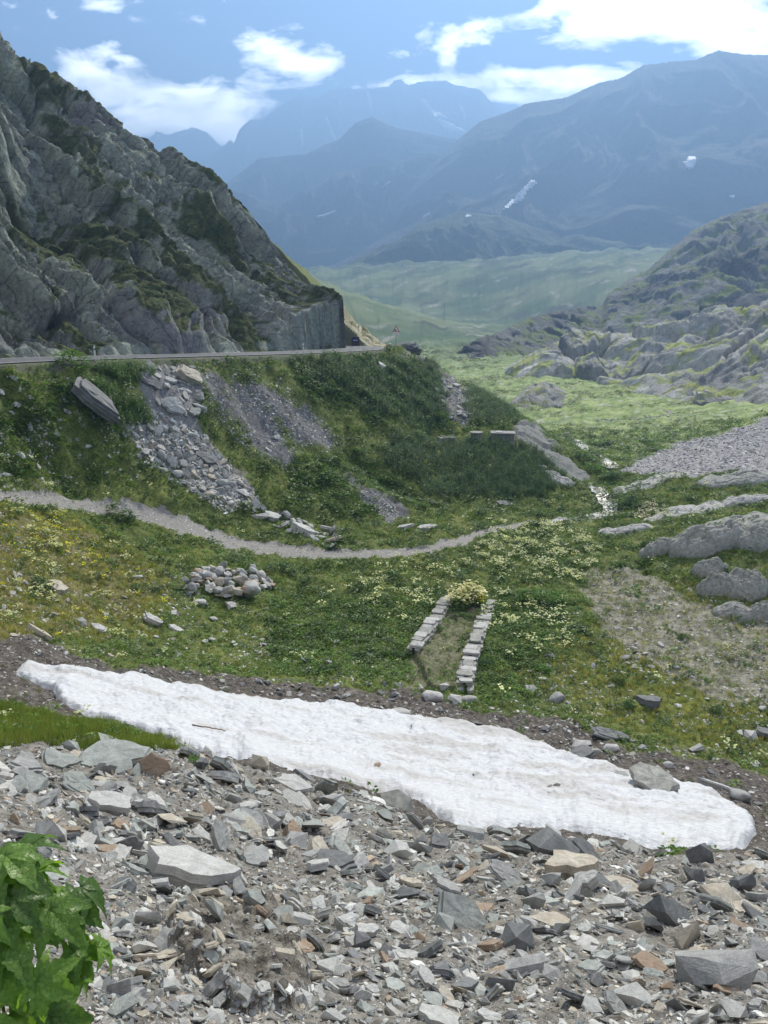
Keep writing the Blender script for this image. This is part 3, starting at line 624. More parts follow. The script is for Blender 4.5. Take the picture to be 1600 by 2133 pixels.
# ------------------------------------------------------------------ road
def strip(name, left, right, dz, mat):
    n = len(left); V = np.zeros((n, 2, 3)); V[:, 0] = left; V[:, 1] = right; V[:, :, 2] += dz
    i = np.arange(n - 1) * 2; q = np.stack([i, i + 1, i + 3, i + 2], 1)
    return mesh_np(name, V.reshape(-1, 3), q, mat, True)
def at(off):
    p = rn.copy(); p[:, :2] += rleft * off; return p
def masphalt():
    t = MT('asphalt'); p = t.pos(); c = t.ramp(t.noise(1.3, 6, .6, p), [(.3, (.085, .088, .095)), (.7, (.14, .143, .15))])
    return t.fin(c, .75, t.bump(t.noise(30, 3, .6, p), .3, .01))
MAS = masphalt()
rd_o = strip('road', at(RW), at(0.0), .02, MAS); tag(rd_o, kind='structure')
# a low edge of the asphalt so that the sheet has a thickness
V = np.concatenate([at(0.0) + [0, 0, .02], at(-.02) + [0, 0, -.18]]); n = len(rn); i = np.arange(n - 1)
MWH = mat_plain('road_paint', (.68, .68, .66), .6, 3, .15, .1)
tag(strip('road_marking', at(.42), at(.26), .026, MWH), kind='structure'); tag(strip('road_marking', at(RW - .26), at(RW - .42), .026, MWH), kind='structure')
# ------------------------------------------------------------------ the snow patch in the gully
def snow():
    m = Z_SNOW.astype(np.float32)
    f = m.copy()
    for _ in range(9):
        f[1:-1, 1:-1] = (f[1:-1, 1:-1] * 2 + f[2:, 1:-1] + f[:-2, 1:-1] + f[1:-1, 2:] + f[1:-1, :-2]) / 6
    body = soft(Z_SNOW, 60)
    dirt = fbm(GX * .25 + GY * .1, GY * .9, 5, 611)
    h = np.sqrt(np.clip(f * 1.35 - .35, 0, 1)) * .10 + sstep(.3, 1, body) * .22 + .05 * fbm(GX * 1.1, GY * 1.1, 4, 601) * f - .03 * np.abs(fbm(GX * 2.6, GY * 4.2, 2, 605)) * 2 - .02
    z = GZ + h - .04
    base = sstep(0, 1, f)
    colr = lerp(C(.63, .64, .65), C(.42, .385, .34), np.clip(dirt[..., None] * 1.9 + .06 + .35 * sstep(-.2, .9, (PU - 700) / 500)[..., None] * sstep(1750, 1560, PV)[..., None] - .2, 0, .55))
    q = quads[(qc(Z_SNOW | (f > .22)))].reshape(-1, 4); used, inv = np.unique(q, return_inverse=True)
    V = np.stack([GX, GY, z], -1).reshape(-1, 3)[used]
    t = MT('old_snow'); p = t.pos(); a = t.attr()
    sm = t.mapv(p, (1, 2.4, 1)); sc_ = t.noise(2.2, 6, .62, sm, .4)
    c = t.vmul(a, t.rng(t.noise(5, 6, .7, sm, .3), .3, .7, .72, 1.12))
    sp = t.rng(t.noise(38, 3, .7, p), .66, .74, 0, .45); c = t.mix(sp, c, (.25, .22, .2))
    nb = t.bump(sc_, .55, .14); nb = t.bump(t.noise(9, 4, .6, sm), .45, .04, nb)
    o = mesh_np('snow_patch', V, inv.reshape(-1, 4), t.fin(c, .6, nb), True, colr.reshape(-1, 3)[used])
    tag(o, 'long white snow patch filling the gully between the slate scree and the meadow', 'snow patch')
    return z
SNOWZ = snow()
# ------------------------------------------------------------------ stones: shapes
rr = random.Random(5)
def hull_rock(seed, n=12, flat=.55, elong=1.25, jit=.25):
    r = random.Random(seed); bm = bmesh.new()
    for i in range(n):
        th_ = r.uniform(0, 2 * math.pi); ph = math.acos(r.uniform(-1, 1)); k = r.uniform(1 - jit, 1)
        s = max(abs(math.cos(th_) * math.sin(ph)), abs(math.sin(th_) * math.sin(ph)), abs(math.cos(ph))); k /= s ** .6
        bm.verts.new((.42 * elong * k * math.sin(ph) * math.cos(th_), .42 / elong * k * math.sin(ph) * math.sin(th_) * 1.15, .42 * flat * k * math.cos(ph)))
    bmesh.ops.convex_hull(bm, input=bm.verts)
    for v in [v for v in bm.verts if not v.link_faces]: bm.verts.remove(v)
    return bm
def slate_bm(seed, thick=.22, layers=3, ragged=.07, taper=.12, lean=.0):
    """a split slab of slate: stacked leaves with broken outlines that do not quite line up"""
    r = random.Random(seed); n = r.randint(5, 7); k = r.uniform(1.25, 1.9)
    angs = sorted(2 * math.pi * (i + r.uniform(-.32, .32)) / n for i in range(n)); cor = []
    for a in angs:
        q = r.uniform(.36, .54); cor.append(Vector((q * math.cos(a) * math.sqrt(k), q * math.sin(a) / math.sqrt(k), 0)))
    out = []
    for i in range(n):
        a, b = cor[i], cor[(i + 1) % n]; m = 3 if (b - a).length > .4 else 2
        for j in range(m):
            p = a.lerp(b, j / m); nrm = Vector((b.y - a.y, a.x - b.x, 0)).normalized()
            out.append(p + nrm * (r.uniform(-ragged, ragged) * (0 if j == 0 else .8)))
    bm = bmesh.new(); rings = []; z = -thick / 2; tilt = (r.uniform(-.12, .12), r.uniform(-.12, .12))
    for L in range(layers):
        h = thick / layers * r.uniform(.7, 1.3); sc_ = 1 - taper * abs(L - layers * .4) * r.uniform(.4, 1.2); off = Vector((r.uniform(-.05, .05), r.uniform(-.05, .05), 0))
        jj = [r.uniform(-.03, .03) for _ in out]
        for zz, s2 in ((z, sc_), (z + h, sc_ * r.uniform(.94, 1.0))):
            ring = []
            for p, j in zip(out, jj):
                q = p * (s2 + j) + off; ring.append(bm.verts.new((q.x, q.y, zz + (q.x * tilt[0] + q.y * tilt[1]) * (1 if L else .5) + r.uniform(-.008, .008))))
            rings.append(ring)
        z += h
    for a, b in zip(rings[:-1], rings[1:]):
        for i in range(len(a)):
            j = (i + 1) % len(a); bm.faces.new((a[i], a[j], b[j], b[i]))
    for ring, up in ((rings[0], 0), (rings[-1], 1)):
        c = sum((v.co for v in ring), Vector()) / len(ring); cv_ = bm.verts.new((c.x, c.y, c.z + (r.uniform(0, .03) if up else -.03)))
        mids = [bm.verts.new(v.co.lerp(cv_.co, .45) + Vector((0, 0, r.uniform(-.018, .022)))) for v in ring]
        for i in range(len(ring)):
            j = (i + 1) % len(ring)
            f1 = (ring[i], ring[j], mids[j], mids[i]); f2 = (mids[i], mids[j], cv_)
            if not up: f1 = f1[::-1]; f2 = f2[::-1]
            bm.faces.new(f1); bm.faces.new(f2)
    bmesh.ops.recalc_face_normals(bm, faces=bm.faces)
    return bm
def boulder_bm(seed, flat=.7, elong=1.2, rough=.16, sub=3, crack=.05):
    """a weathered boulder: rounded mass with flat broken faces"""
    bm = bmesh.new(); bmesh.ops.create_icosphere(bm, subdivisions=sub, radius=.5); r = random.Random(seed)
    pl = []
    for _ in range(11):
        n = Vector((r.gauss(0, 1), r.gauss(0, 1), r.gauss(0, .8))).normalized(); pl.append((n, r.uniform(.33, .46)))
    for v in bm.verts:
        p = v.co.copy()
        for n, d in pl:
            q = p.dot(n) - d
            if q > 0: p -= n * q * .85
        o = Vector((seed * 3.1, seed * 1.7, 0))
        k = mnoise.fractal(p * 3.2 + o, 1.0, 2.0, 4) * rough + mnoise.fractal(p * 9 + o, 1.0, 2.0, 3) * rough * .35
        d = mnoise.voronoi(p * 2.6 + o)[0]; k -= crack * max(0, 1 - (d[1] - d[0]) * 6)
        p *= 1 + k; v.co = Vector((p.x * elong, p.y / elong ** .5, p.z * flat))
    return bm
def bm_mesh(bm, name, smooth=False):
    me = bpy.data.meshes.new(name); bm.normal_update(); bm.to_mesh(me); bm.free()
    if smooth:
        for p in me.polygons: p.use_smooth = True
    return me
def bm_arr(bm):
    bmesh.ops.triangulate(bm, faces=bm.faces); bm.verts.index_update()
    V = np.array([v.co[:] for v in bm.verts], np.float32); T = np.array([[v.index for v in f.verts] for f in bm.faces], np.int32); bm.free(); return V, T
ROCKM = {
 'grey': mat_rock('slate_grey', (.35, .35, .33), (.23, .235, .225)),
 'pale': mat_rock('slate_pale', (.50, .495, .46), (.37, .37, .35)),
 'dark': mat_rock('slate_dark', (.17, .175, .175), (.10, .105, .105)),
 'rust': mat_rock('slate_rust', (.42, .36, .28), (.31, .285, .245), rust=.8),
 'beige': mat_rock('slate_beige', (.52, .47, .37), (.36, .34, .285), rust=.25),
 'green': mat_rock('slate_green', (.34, .36, .33), (.23, .245, .225)),
 'granite': mat_rock('granite', (.52, .505, .47), (.32, .315, .30), strata=False, rough=.9),
 'lichen': mat_rock('lichen_rock', (.40, .40, .35), (.22, .22, .20), strata=False, rough=.9),
}
WORD = {'grey': 'grey', 'pale': 'pale grey', 'dark': 'dark grey', 'rust': 'rust-stained', 'beige': 'beige', 'green': 'greenish grey', 'granite': 'light granite', 'lichen': 'lichen-speckled'}
def shared(me):   # one mesh, material chosen per object
    me.materials.append(ROCKM['grey']); return me
SLATES = [shared(bm_mesh(slate_bm(i, rr.uniform(.12, .34), rr.choice((2, 3, 3, 4)), rr.uniform(.04, .1)), 'slate')) for i in range(34)]
BLOCKS = [shared(bm_mesh(hull_rock(i + 100, rr.randint(9, 14), rr.uniform(.5, .9), rr.uniform(1.0, 1.5)), 'block')) for i in range(18)]
BOULD = [shared(bm_mesh(boulder_bm(i + 1, rr.uniform(.55, .85), rr.uniform(1.0, 1.35)), 'boulder', True)) for i in range(12)]
for me in BOULD:
    for p in me.polygons: p.use_smooth = True
def normal_at(x, y, e=.4):
    zx = (field_z(np.array([x + e]), np.array([y]))[0] - field_z(np.array([x - e]), np.array([y]))[0]) / (2 * e)
    zy = (field_z(np.array([x]), np.array([y + e]))[0] - field_z(np.array([x]), np.array([y - e]))[0]) / (2 * e)
    return Vector((-zx, -zy, 1)).normalized()
PLACED = []
def put_rock(name, me, x, y, size, tone, sz=1., rz=None, tilt=.2, sink=.25, z=None, tilt_vec=None):
    """size: length in metres. rests on the ground, part of it sunk in"""
    g = float(field_z(np.array([x]), np.array([y]))[0]) if z is None else z
    n = normal_at(x, y, max(.15, size * .4)) if z is None else Vector((0, 0, 1))
    ax_ = (Vector((1, 0, 0)) - n * n.x).normalized(); q = Matrix((ax_, n.cross(ax_), n)).transposed()
    tv = Matrix.Rotation(rr.gauss(0, tilt), 3, 'X') @ Matrix.Rotation(rr.gauss(0, tilt), 3, 'Y') if tilt_vec is None else Matrix.Rotation(tilt_vec[0], 3, 'X') @ Matrix.Rotation(tilt_vec[1], 3, 'Y')
    M3 = q @ tv @ Matrix.Rotation(rr.uniform(0, 6.28) if rz is None else rz, 3, 'Z')
    S3 = Matrix.Diagonal((size, size, size * sz))
    A = M3 @ S3; zs = [(A @ v.co).z for v in me.vertices]; lo, hi = min(zs), max(zs)
    o = bpy.data.objects.new(name, me); scn.collection.objects.link(o)
    o.location = (x, y, g - lo - (hi - lo) * sink); o.rotation_mode = 'QUATERNION'; o.rotation_quaternion = M3.to_quaternion(); o.scale = (size, size, size * sz)
    if me.materials:
        o.material_slots[0].link = 'OBJECT'; o.material_slots[0].material = ROCKM[tone]
    return o
def px_size(x, y, z, px): return px / F * (y * math.cos(PITCH) - z * math.sin(PITCH))
used_labels = {}; ALL_LAB = []
def labelled(o, text, cat, group=None):
    used_labels[text] = used_labels.get(text, 0) + 1; ALL_LAB.append(o)
    return tag(o, text, cat, group, 'thing')
# ------------------------------------------------------------------ the marked stones of the scree (photo x, y of the base, width, kind, tone, thickness, tilt, label)
HAND = [
 (385,1838,205,'s','pale',1.0,(.05,.1),'largest layered slab on the left of the scree, with a dark hollow below'),
 (322,1612,78,'s','rust',1.3,(1.0,.2),'upright pointed slate slab on the scree crest beside the grass, rusty at its foot'),
 (230,1688,95,'s','pale',1.3,(.1,.0),'smooth pale elongated slab left of the rusty chip in the upper left scree'),
 (225,1586,170,'s','green',.9,(.1,.05),'broad flat slate slab on the left crest of the scree below the grass'),
 (120,1595,95,'s','green',.8,(.25,.1),'tilted greenish slab near the left end of the scree crest'),
 (432,1690,40,'b','rust',.7,(.3,.3),'small orange rusty block in the upper left scree'),
 (228,1775,72,'s','rust',1.0,(.1,-.1),'orange rusty flat slab lying alone left of two dark and beige blocks'),
 (360,1757,44,'b','dark',1.0,(.2,.1),'dark slate block behind the largest layered slab'),
 (328,1775,48,'b','beige',1.1,(.2,.1),'beige grey block touching the dark block behind the largest layered slab'),
 (610,1645,92,'s','pale',1.1,(.25,.1),'pale striped slab close under the snow edge, left of the middle'),
 (612,1760,72,'b','grey',.7,(.3,-.2),'smooth grey wedge in the middle left of the scree'),
 (620,1922,64,'b','pale',.6,(.1,.0),'blue-grey oblong stone alone on fine gravel, lower middle left'),
 (632,1975,68,'s','rust',.8,(.05,.05),'rust-red flat slab lying on gravel in the lower middle'),
 (755,1970,50,'b','dark',1.2,(.5,.2),'standing dark grey stone in the lower middle of the scree'),
 (640,2092,56,'b','pale',.9,(.2,.2),'bright pale angular stone near the bottom edge, left of the middle'),
 (755,2080,38,'s','pale',1.2,(1.1,.1),'narrow pale upright flake near the bottom edge'),
 (450,2128,60,'b','pale',.7,(.1,.1),'whitish stone cut by the bottom edge of the picture'),
 (390,1914,60,'s','beige',1.2,(.2,.1),'beige slab below the hollow of the largest layered slab'),
 (448,1894,42,'b','beige',.9,(.1,.1),'small yellowish block right of a beige slab on gravel'),
 (268,1852,58,'b','grey',1.0,(.2,.3),'grey block at the left end of the largest layered slab'),
 (335,1848,46,'b','pale',1.0,(.2,.1),'pale block leaning in front of the largest layered slab'),
 (700,1808,115,'s','dark',.9,(.2,-.15),'long dark slab with a pointed end in the middle of the scree'),
 (1150,1795,130,'b','dark',.9,(.15,.5),'biggest dark wedge against the lower edge of the snow'),
 (1225,1790,90,'s','dark',.9,(.5,.5),'dark slab leaning on the biggest dark wedge by the snow'),
 (1185,1822,130,'s','beige',1.5,(.02,.05),'long beige beam-like slab below the dark wedge'),
 (1290,1855,115,'s','beige',1.0,(.25,.1),'wide beige and rusty slab right of the beam-like slab'),
 (1457,1795,58,'b','dark',1.9,(.2,.1),'upright dark stone standing at the right end of the snow'),
 (955,1925,140,'s','green',.8,(.75,.15),'large smooth slab leaning toward the viewer in the centre of the scree'),
 (1075,1968,90,'b','dark',1.0,(.2,.2),'dark brown angular block right of the large leaning slab'),
 (1090,2025,105,'b','grey',.75,(.1,.1),'rounded grey block below the dark brown angular block'),
 (1485,2045,165,'b','grey',.85,(.2,-.25),'largest triangular grey block at the lower right'),
 (1355,2012,82,'s','rust',1.0,(.1,.1),'rusty orange flat slab left of the largest triangular block'),
 (1320,2088,95,'b','pale',1.1,(.3,.2),'pale jagged block in the lower right, left of the triangular one'),
 (1395,1920,120,'b','dark',.85,(.3,.4),'dark hollow-faced wedge above the largest triangular block'),
 (1150,2040,70,'b','grey',.8,(.2,.5),'blue-grey leaning stone left of two narrow slabs, lower right'),
 (1280,2105,75,'s','grey',1.5,(.5,.5),'grey slab end tilted up near the bottom edge, right of the middle'),
 (915,2132,95,'s','pale',1.0,(.05,.05),'white flat slab at the very bottom of the picture'),
 (830,1678,90,'b','lichen',.8,(.1,.1),'speckled rock at the snow edge beside the melted gap'),
 (985,1745,75,'b','grey',.8,(.2,.1),'grey block where the melted gap of the snow ends'),
 (1262,1850,58,'b','dark',.7,(.1,.1),'small black-grey stone on the wide beige slab'),
 (1515,2062,62,'s','rust',1.1,(.3,.1),'rust and white slab below the largest triangular block'),
 (1232,2100,52,'b','pale',1.0,(.3,.3),'pale blocky stone near the bottom, beside the tilted grey slab end'),
 (845,1993,66,'s','pale',1.1,(.1,.1),'pale oblong slab in the lower centre of the scree'),
 (1150,1920,100,'s','beige',.6,(.05,.0),'thin beige splinter lying across the right half of the scree'),
 (545,1600,50,'b','beige',1.3,(.2,.1),'row of beige upright flakes at the snow edge left of the middle'),
 (60,1640,90,'s','green',.9,(.15,.1),'greenish slab at the left edge of the picture'),
 (1560,1900,80,'s','beige',1.0,(.3,.1),'beige slab near the right edge of the scree'),
 (1590,1990,80,'s','grey',1.0,(.4,.1),'grey slab at the right edge beside the triangular block'),
 (520,1720,70,'s','grey',1.0,(.3,.2),'grey slab in the left scree, between the largest slab and the snow'),
 (1050,1830,80,'s','grey',1.0,(.4,.2),'grey slab left of the long beige beam-like slab'),
]
LAND = []
for i, (u, v, wpx, kd, tone, sz, tl, lab) in enumerate(HAND):
    x, y, z = [float(q[0]) for q in hit(u, v, 1.5, 40)]
    me = (SLATES if kd == 's' else BLOCKS)[(i * 7 + 3) % (len(SLATES) if kd == 's' else len(BLOCKS))]
    s = px_size(x, y, z, wpx) / (1.15 if kd == 's' else 1.0); sz *= .62 if kd == 's' else .9
    o = put_rock('slate_slab' if kd == 's' else 'slate_block', me, x, y, s, tone, sz, rz=rr.uniform(-.5, .5), tilt_vec=(tl[0] + .3, tl[1]), sink=.12)
    labelled(o, lab, 'rock', 'slate rocks of the foreground scree'); LAND.append((u, v, lab)); PLACED.append((x, y, s * .5))
# stones lying on or around the snow
ONS = [(787,1606,20,'b','rust',1.1,'lone brown-orange stone lying on the snow patch'),(1157,1648,30,'b','dark',.9,'lone dark pyramid-shaped stone on the snow patch'),
       (1290,1622,36,'s','grey',.5,'small flat stone on the upper right part of the snow'),(1360,1645,100,'s','lichen',.7,'flat light rock breaking through the snow near its upper right edge'),
       (1213,1575,75,'s','dark',.6,'thin dark slab jutting over the upper snow edge'),(1145,1648,12,'b','beige',.6,'tiny pale pebble beside the dark pyramid stone on the snow'),
       (858,1522,8,'b','dark',.8,'tiny dark pebble on the snow below the ruin'),(985,1625,8,'b','dark',.8,'tiny dark pebble in the middle of the snow'),
       (1305,1727,12,'b','dark',.6,'tiny dark pebble on the lower right snow')]
for i, (u, v, wpx, kd, tone, sz, lab) in enumerate(ONS):
    x, y, z = [float(q[0]) for q in hit(u, v + (4 if i != 4 else 0), 8, 40)]
    j = int(np.clip(np.searchsorted(th, math.atan2(x, y)), 0, NT - 1)), int(np.clip(np.searchsorted(lr, math.log(math.hypot(x, y))), 0, NR - 1))
    zz = max(z, float(SNOWZ[j])) if Z_SNOW[j] else z
    o = put_rock('slate_slab' if kd == 's' else 'slate_block', (SLATES if kd == 's' else BLOCKS)[(i * 5 + 2) % 18], x, y, px_size(x, y, z, wpx), tone, sz, tilt=.15, sink=.25, z=zz)
    labelled(o, lab, 'rock')
# boulders of the meadow and the gully edge
BL = [(902,1455,44,'granite','light boulder left of two others at the foot of the ruin walls'),(945,1458,42,'granite','middle light boulder of three at the foot of the ruin walls'),(978,1462,38,'lichen','right boulder of three at the foot of the ruin walls, tallest of them'),
 (925,1432,28,'granite','light stone above the three boulders at the foot of the ruin'),(835,1492,44,'granite','low light boulder on bare soil right against the upper snow edge'),(912,1508,26,'granite','small round boulder at the upper snow edge below the ruin'),
 (997,1510,32,'dark','dark boulder at the upper snow edge right of the ruin'),(1108,1437,48,'granite','flat pale boulder in the green meadow right of the ruin'),(1160,1456,34,'grey','blue-grey boulder in the green meadow right of a flat pale one'),
 (1272,1532,72,'dark','large jagged dark boulder on the soil right of the snow top'),(1272,1560,34,'granite','squat stone below the jagged dark boulder'),(1337,1560,38,'grey','rounded blue-grey boulder right of the jagged dark boulder'),
 (1355,1462,60,'dark','flat dark boulder heap in the right meadow'),(1212,1556,52,'granite','light boulder near the dark slab that juts over the snow'),(1238,1568,26,'lichen','small lichen-speckled stone next to the jutting slab'),
 (1492,1640,66,'pale','pale angular boulder on the soil at the right'),(1542,1662,44,'grey','blue-grey boulder near the right tip of the snow'),(1450,1560,38,'granite','rounded boulder on the right soil between grass tufts'),
 (1570,1594,34,'pale','pale angular stone near the right edge above the snow tip'),(1562,1535,38,'granite','twin-topped stone at the right edge of the meadow'),(1390,1596,28,'granite','small stone beside a stick on the right soil'),(1592,1528,44,'dark','dark stone at the right frame edge'),
 (85,1322,56,'beige','large flat brownish stone in the left meadow above the snow'),(172,1298,44,'grey','dark-sided flat stone in the left meadow'),(205,1312,40,'pale','pale slab next to a dark-sided flat stone, left meadow'),(318,1295,44,'pale','bright flat stone in the middle of the left meadow'),
 (367,1313,36,'pale','tilted pale slab right of the bright flat stone, left meadow'),(287,1205,28,'pale','oval pale stone in the meadow between path and snow'),(420,1260,30,'granite','granite stone below the heap of stones'),(480,1262,34,'granite','flat granite stone at the foot of the heap of stones'),
 (42,845,34,'pale','white angular stone high on the left bank'),(42,952,24,'pale','white stone on the left bank above the path'),(77,975,20,'pale','small white stone right of a larger white one above the path'),(840,1100,40,'pale','flat white slab beside the path under the bank'),(890,1103,42,'pale','second flat white slab beside the path, right of the first'),
 (700,1338,24,'pale','pale stone in the meadow between heap and ruin'),(770,1365,22,'pale','small pale stone left of the ruin'),(620,1305,20,'pale','small pale stone in the meadow below the path'),(120,1228,50,'beige','beige flat stone in the dry left meadow'),(740,1290,20,'granite','small round stone left of the ruin wall'),
 (395,790,66,'beige','pale beige slab just below the road'),(200,850,112,'dark','huge layered slab lying on the bank under the left roadside post'),(360,852,52,'pale','bright broken slab in the stony chute under the road'),(318,800,50,'dark','dark grey slab in the stony chute just below the road'),
 (435,960,50,'dark','dark grey slab above the rubble of the bank'),(545,1080,46,'granite','granite block at the foot of the bank above the path'),(570,1078,40,'pale','pale block at the foot of the bank, right of a granite one'),(640,1108,62,'pale','large pale slab pile at the foot of the bank'),(690,1128,50,'beige','beige slab by the path at the foot of the bank'),
 (505,1030,34,'pale','upright grey stone right of the rubble'),(790,765,34,'pale','bright slab high on the bank below the bend of the road'),(1130,975,26,'pale','pale stone in tall herbs on the green knoll'),(1050,1050,36,'dark','dark grey slab in shade at the foot of the green knoll'),
 (560,940,18,'pale','pale stone on the gravel strip of the bank'),(575,912,22,'pale','pale flat stone on the second gravel strip of the bank'),(1340,1560,20,'dark','small dark stone touching the rounded blue-grey boulder'),(1180,905,14,'grey','tiny dark boulder in the bright valley')]
for i, (u, v, wpx, tone, lab) in enumerate(BL):
    x, y, z = [float(q[0]) for q in hit(u, v, 8, 130)]
    ang_ = tone in ('pale', 'beige', 'dark'); big_ = wpx > 90
    me = SLATES[(i * 3) % 34] if (ang_ and wpx > 34) else (BLOCKS[i % 18] if ang_ or i % 2 else BOULD[i % 12])
    sz_ = (.85 if big_ else .9) if me in SLATES else (.7 if ang_ else .72)
    s = px_size(x, y, z, wpx)
    o = put_rock('boulder' if not ang_ else 'angular_rock', me, x, y, s, tone, sz_, rz=(-.55 if big_ else rr.uniform(-.6, .6)), tilt=.1, sink=.34)
    labelled(o, lab, 'boulder' if not ang_ else 'rock'); PLACED.append((x, y, s * .5))
# ------------------------------------------------------------------ the heap of stones in the meadow
hu = []
while len(hu) < 78:
    u = rr.uniform(385, 580); v = rr.uniform(1182, 1240)
    if ((u - 480) / 100) ** 2 + ((v - 1214) / 32) ** 2 < 1 and v < 1246 - (u - 480) * .22: hu.append((u, v))
hu.sort(key=lambda q: q[1])
heap_tone = ['granite', 'granite', 'pale', 'grey', 'beige', 'rust']
def side_word(q, a, b, words): return words[min(len(words) - 1, int((q - a) / (b - a) * len(words)))]
for i, (u, v) in enumerate(hu):
    x, y, z = [float(q[0]) for q in hit(u, v + 8, 20, 90)]
    wpx = rr.uniform(14, 30) * (1.25 if v > 1215 else 1.0); s = px_size(x, y, z, wpx); tone = rr.choice(heap_tone)
    lift = .0 + .55 * max(0, 1 - ((u - 480) / 95) ** 2) * rr.uniform(.15, .9)
    o = put_rock('fieldstone', rr.choice(BLOCKS + BOULD), x, y, s, tone, rr.uniform(.8, 1.1), tilt=.5, sink=.1)
    o.location.z += lift * .5
    labelled(o, f"{WORD[tone]} {'large' if wpx > 27 else 'middling' if wpx > 20 else 'small'} stone, {side_word(u, 385, 580, ['far left', 'left', 'middle', 'right', 'far right'])}, {side_word(v, 1182, 1242, ['back', 'centre', 'front'])} of the stone heap", 'stone', 'stones of the heap in the meadow')
    PLACED.append((x, y, s * .5))
# ------------------------------------------------------------------ individual slates of the scree
def zone_ok(u, v, poly): return in_poly(np.array([float(u)]), np.array([float(v)]), poly)[0]
FSP = [(0,1560),(200,1550),(350,1540),(430,1580),(520,1605),(640,1625),(780,1665),(900,1725),(1070,1745),(1250,1760),(1400,1788),(1600,1775),(1600,2133),(0,2133)]
VISN = 0; tries = 0
tones = ['grey'] * 5 + ['pale'] * 4 + ['green'] * 3 + ['dark'] * 2 + ['rust', 'beige', 'beige']
while VISN < 245 and tries < 6000:
    tries += 1
    u = rr.uniform(-20, 1620); v = rr.uniform(1545, 2133)
    if not zone_ok(u, v, FSP) or (u < 240 and v > 1790): continue
    x, y, z = [float(q[0]) for q in hit(u, v, 1.5, 40)]
    wpx = rr.choice((38, 42, 46, 52, 60, 72, 86)) * rr.uniform(.9, 1.1) * (1.0 if v < 1900 else .95); s = px_size(x, y, z, wpx)
    if any((x - a) ** 2 + (y - b) ** 2 < ((s * .5 + c) * .62) ** 2 for a, b, c in PLACED): continue
    kd = rr.random() < .68; tone = rr.choice(tones)
    o = put_rock('slate_slab' if kd else 'slate_block', rr.choice(SLATES if kd else BLOCKS), x, y, s / (1.15 if kd else 1), tone, rr.uniform(.55, 1.05), tilt=.34, sink=.2)
    L = min(LAND, key=lambda q: (q[0] - u) ** 2 + (q[1] - v) ** 2); du, dv = u - L[0], v - L[1]; dist = math.hypot(du, dv)
    rel = ('right of' if du > 0 else 'left of') if abs(du) > abs(dv) * 1.3 else ('below' if dv > 0 else 'above') if abs(dv) > abs(du) * 1.3 else ('lower right of' if du > 0 and dv > 0 else 'upper right of' if du > 0 else 'lower left of' if dv > 0 else 'upper left of')
    core = ' '.join(L[2].replace(',', '').split()[:6])
    while core.split()[-1] in ('the', 'of', 'at', 'in', 'on', 'a', 'and', 'below', 'near', 'beside', 'left', 'right', 'by', 'with', 'to', 'toward', 'lower', 'upper', 'its', 'against', 'under', 'close', 'above', 'behind'): core = ' '.join(core.split()[:-1])
    lab = f"{WORD[tone]} {'slab' if kd else 'block'} {'just ' if dist < 70 else ''}{rel} the {core}"
    if lab in used_labels: lab = ('small ' if wpx < 50 else 'sizable ') + lab
    labelled(o, lab, 'rock', 'slate rocks of the foreground scree'); PLACED.append((x, y, s * .5)); VISN += 1
# stones of the bank rubble and of the meadow, those that show largest
def scatter_named(n, polys, wr, tones_, names, where, group, rmax=130, sink=.25, flat=(.6, 1.0), tilt=.25):
    k = 0; tr = 0
    while k < n and tr < 9000:
        tr += 1; poly, wd = rr.choice(polys); us = [p[0] for p in poly]; vs = [p[1] for p in poly]
        u = rr.uniform(min(us), max(us)); v = rr.uniform(min(vs), max(vs))
        if not zone_ok(u, v, poly): continue
        x, y, z = [float(q[0]) for q in hit(u, v, 8, rmax)]
        wpx = rr.uniform(*wr) ** 1.0; s = px_size(x, y, z, wpx)
        if any((x - a) ** 2 + (y - b) ** 2 < ((s * .5 + c) * .7) ** 2 for a, b, c in PLACED): continue
        tone = rr.choice(tones_); kd = rr.random() < .5
        o = put_rock(names, rr.choice(SLATES if kd else BLOCKS + BOULD[:4]), x, y, s, tone, rr.uniform(*flat), tilt=tilt, sink=sink)
        fu = (u - min(us)) / (max(us) - min(us)); fv = (v - min(vs)) / (max(vs) - min(vs))
        lab = f"{'larger' if wpx > sum(wr) / 2 else 'smaller'} {WORD[tone]} {'flat' if kd else 'blocky'} stone {side_word(fv, 0, 1.001, ['high', 'midway', 'low'])} {side_word(fu, 0, 1.001, ['far left', 'left', 'amid', 'right', 'far right'])} in the {wd}"
        labelled(o, lab, 'stone', group); PLACED.append((x, y, s * .5)); k += 1
scatter_named(95, [([(285,890),(400,900),(500,990),(530,1045),(470,1065),(400,1020),(300,960)], 'bank rubble field')], (12, 30), ['pale', 'granite', 'grey', 'beige'], 'rubble_stone', '', 'rubble stones on the bank below the road')
scatter_named(28, [([(285,770),(400,765),(430,860),(350,870)], 'stony chute under the road')], (12, 34), ['pale', 'grey', 'granite'], 'rubble_stone', '', 'rubble stones on the bank below the road')
scatter_named(26, [([(905,790),(950,800),(985,860),(975,892),(925,880)], 'gully above the concrete box')], (8, 20), ['pale', 'grey', 'granite'], 'rubble_stone', '', 'rubble stones on the bank below the road', tilt=.3)
scatter_named(30, [([(500,1040),(700,1110),(690,1140),(560,1095)], 'bank foot by the path')], (12, 30), ['granite', 'pale', 'grey'], 'rubble_stone', '', 'rubble stones on the bank below the road')
scatter_named(60, [([(0,1180),(350,1260),(600,1330),(800,1400),(400,1400),(0,1330)], 'left meadow')], (8, 20), ['pale', 'pale', 'granite', 'beige'], 'meadow_stone', '', 'stones strewn over the meadow', flat=(.4, .8))
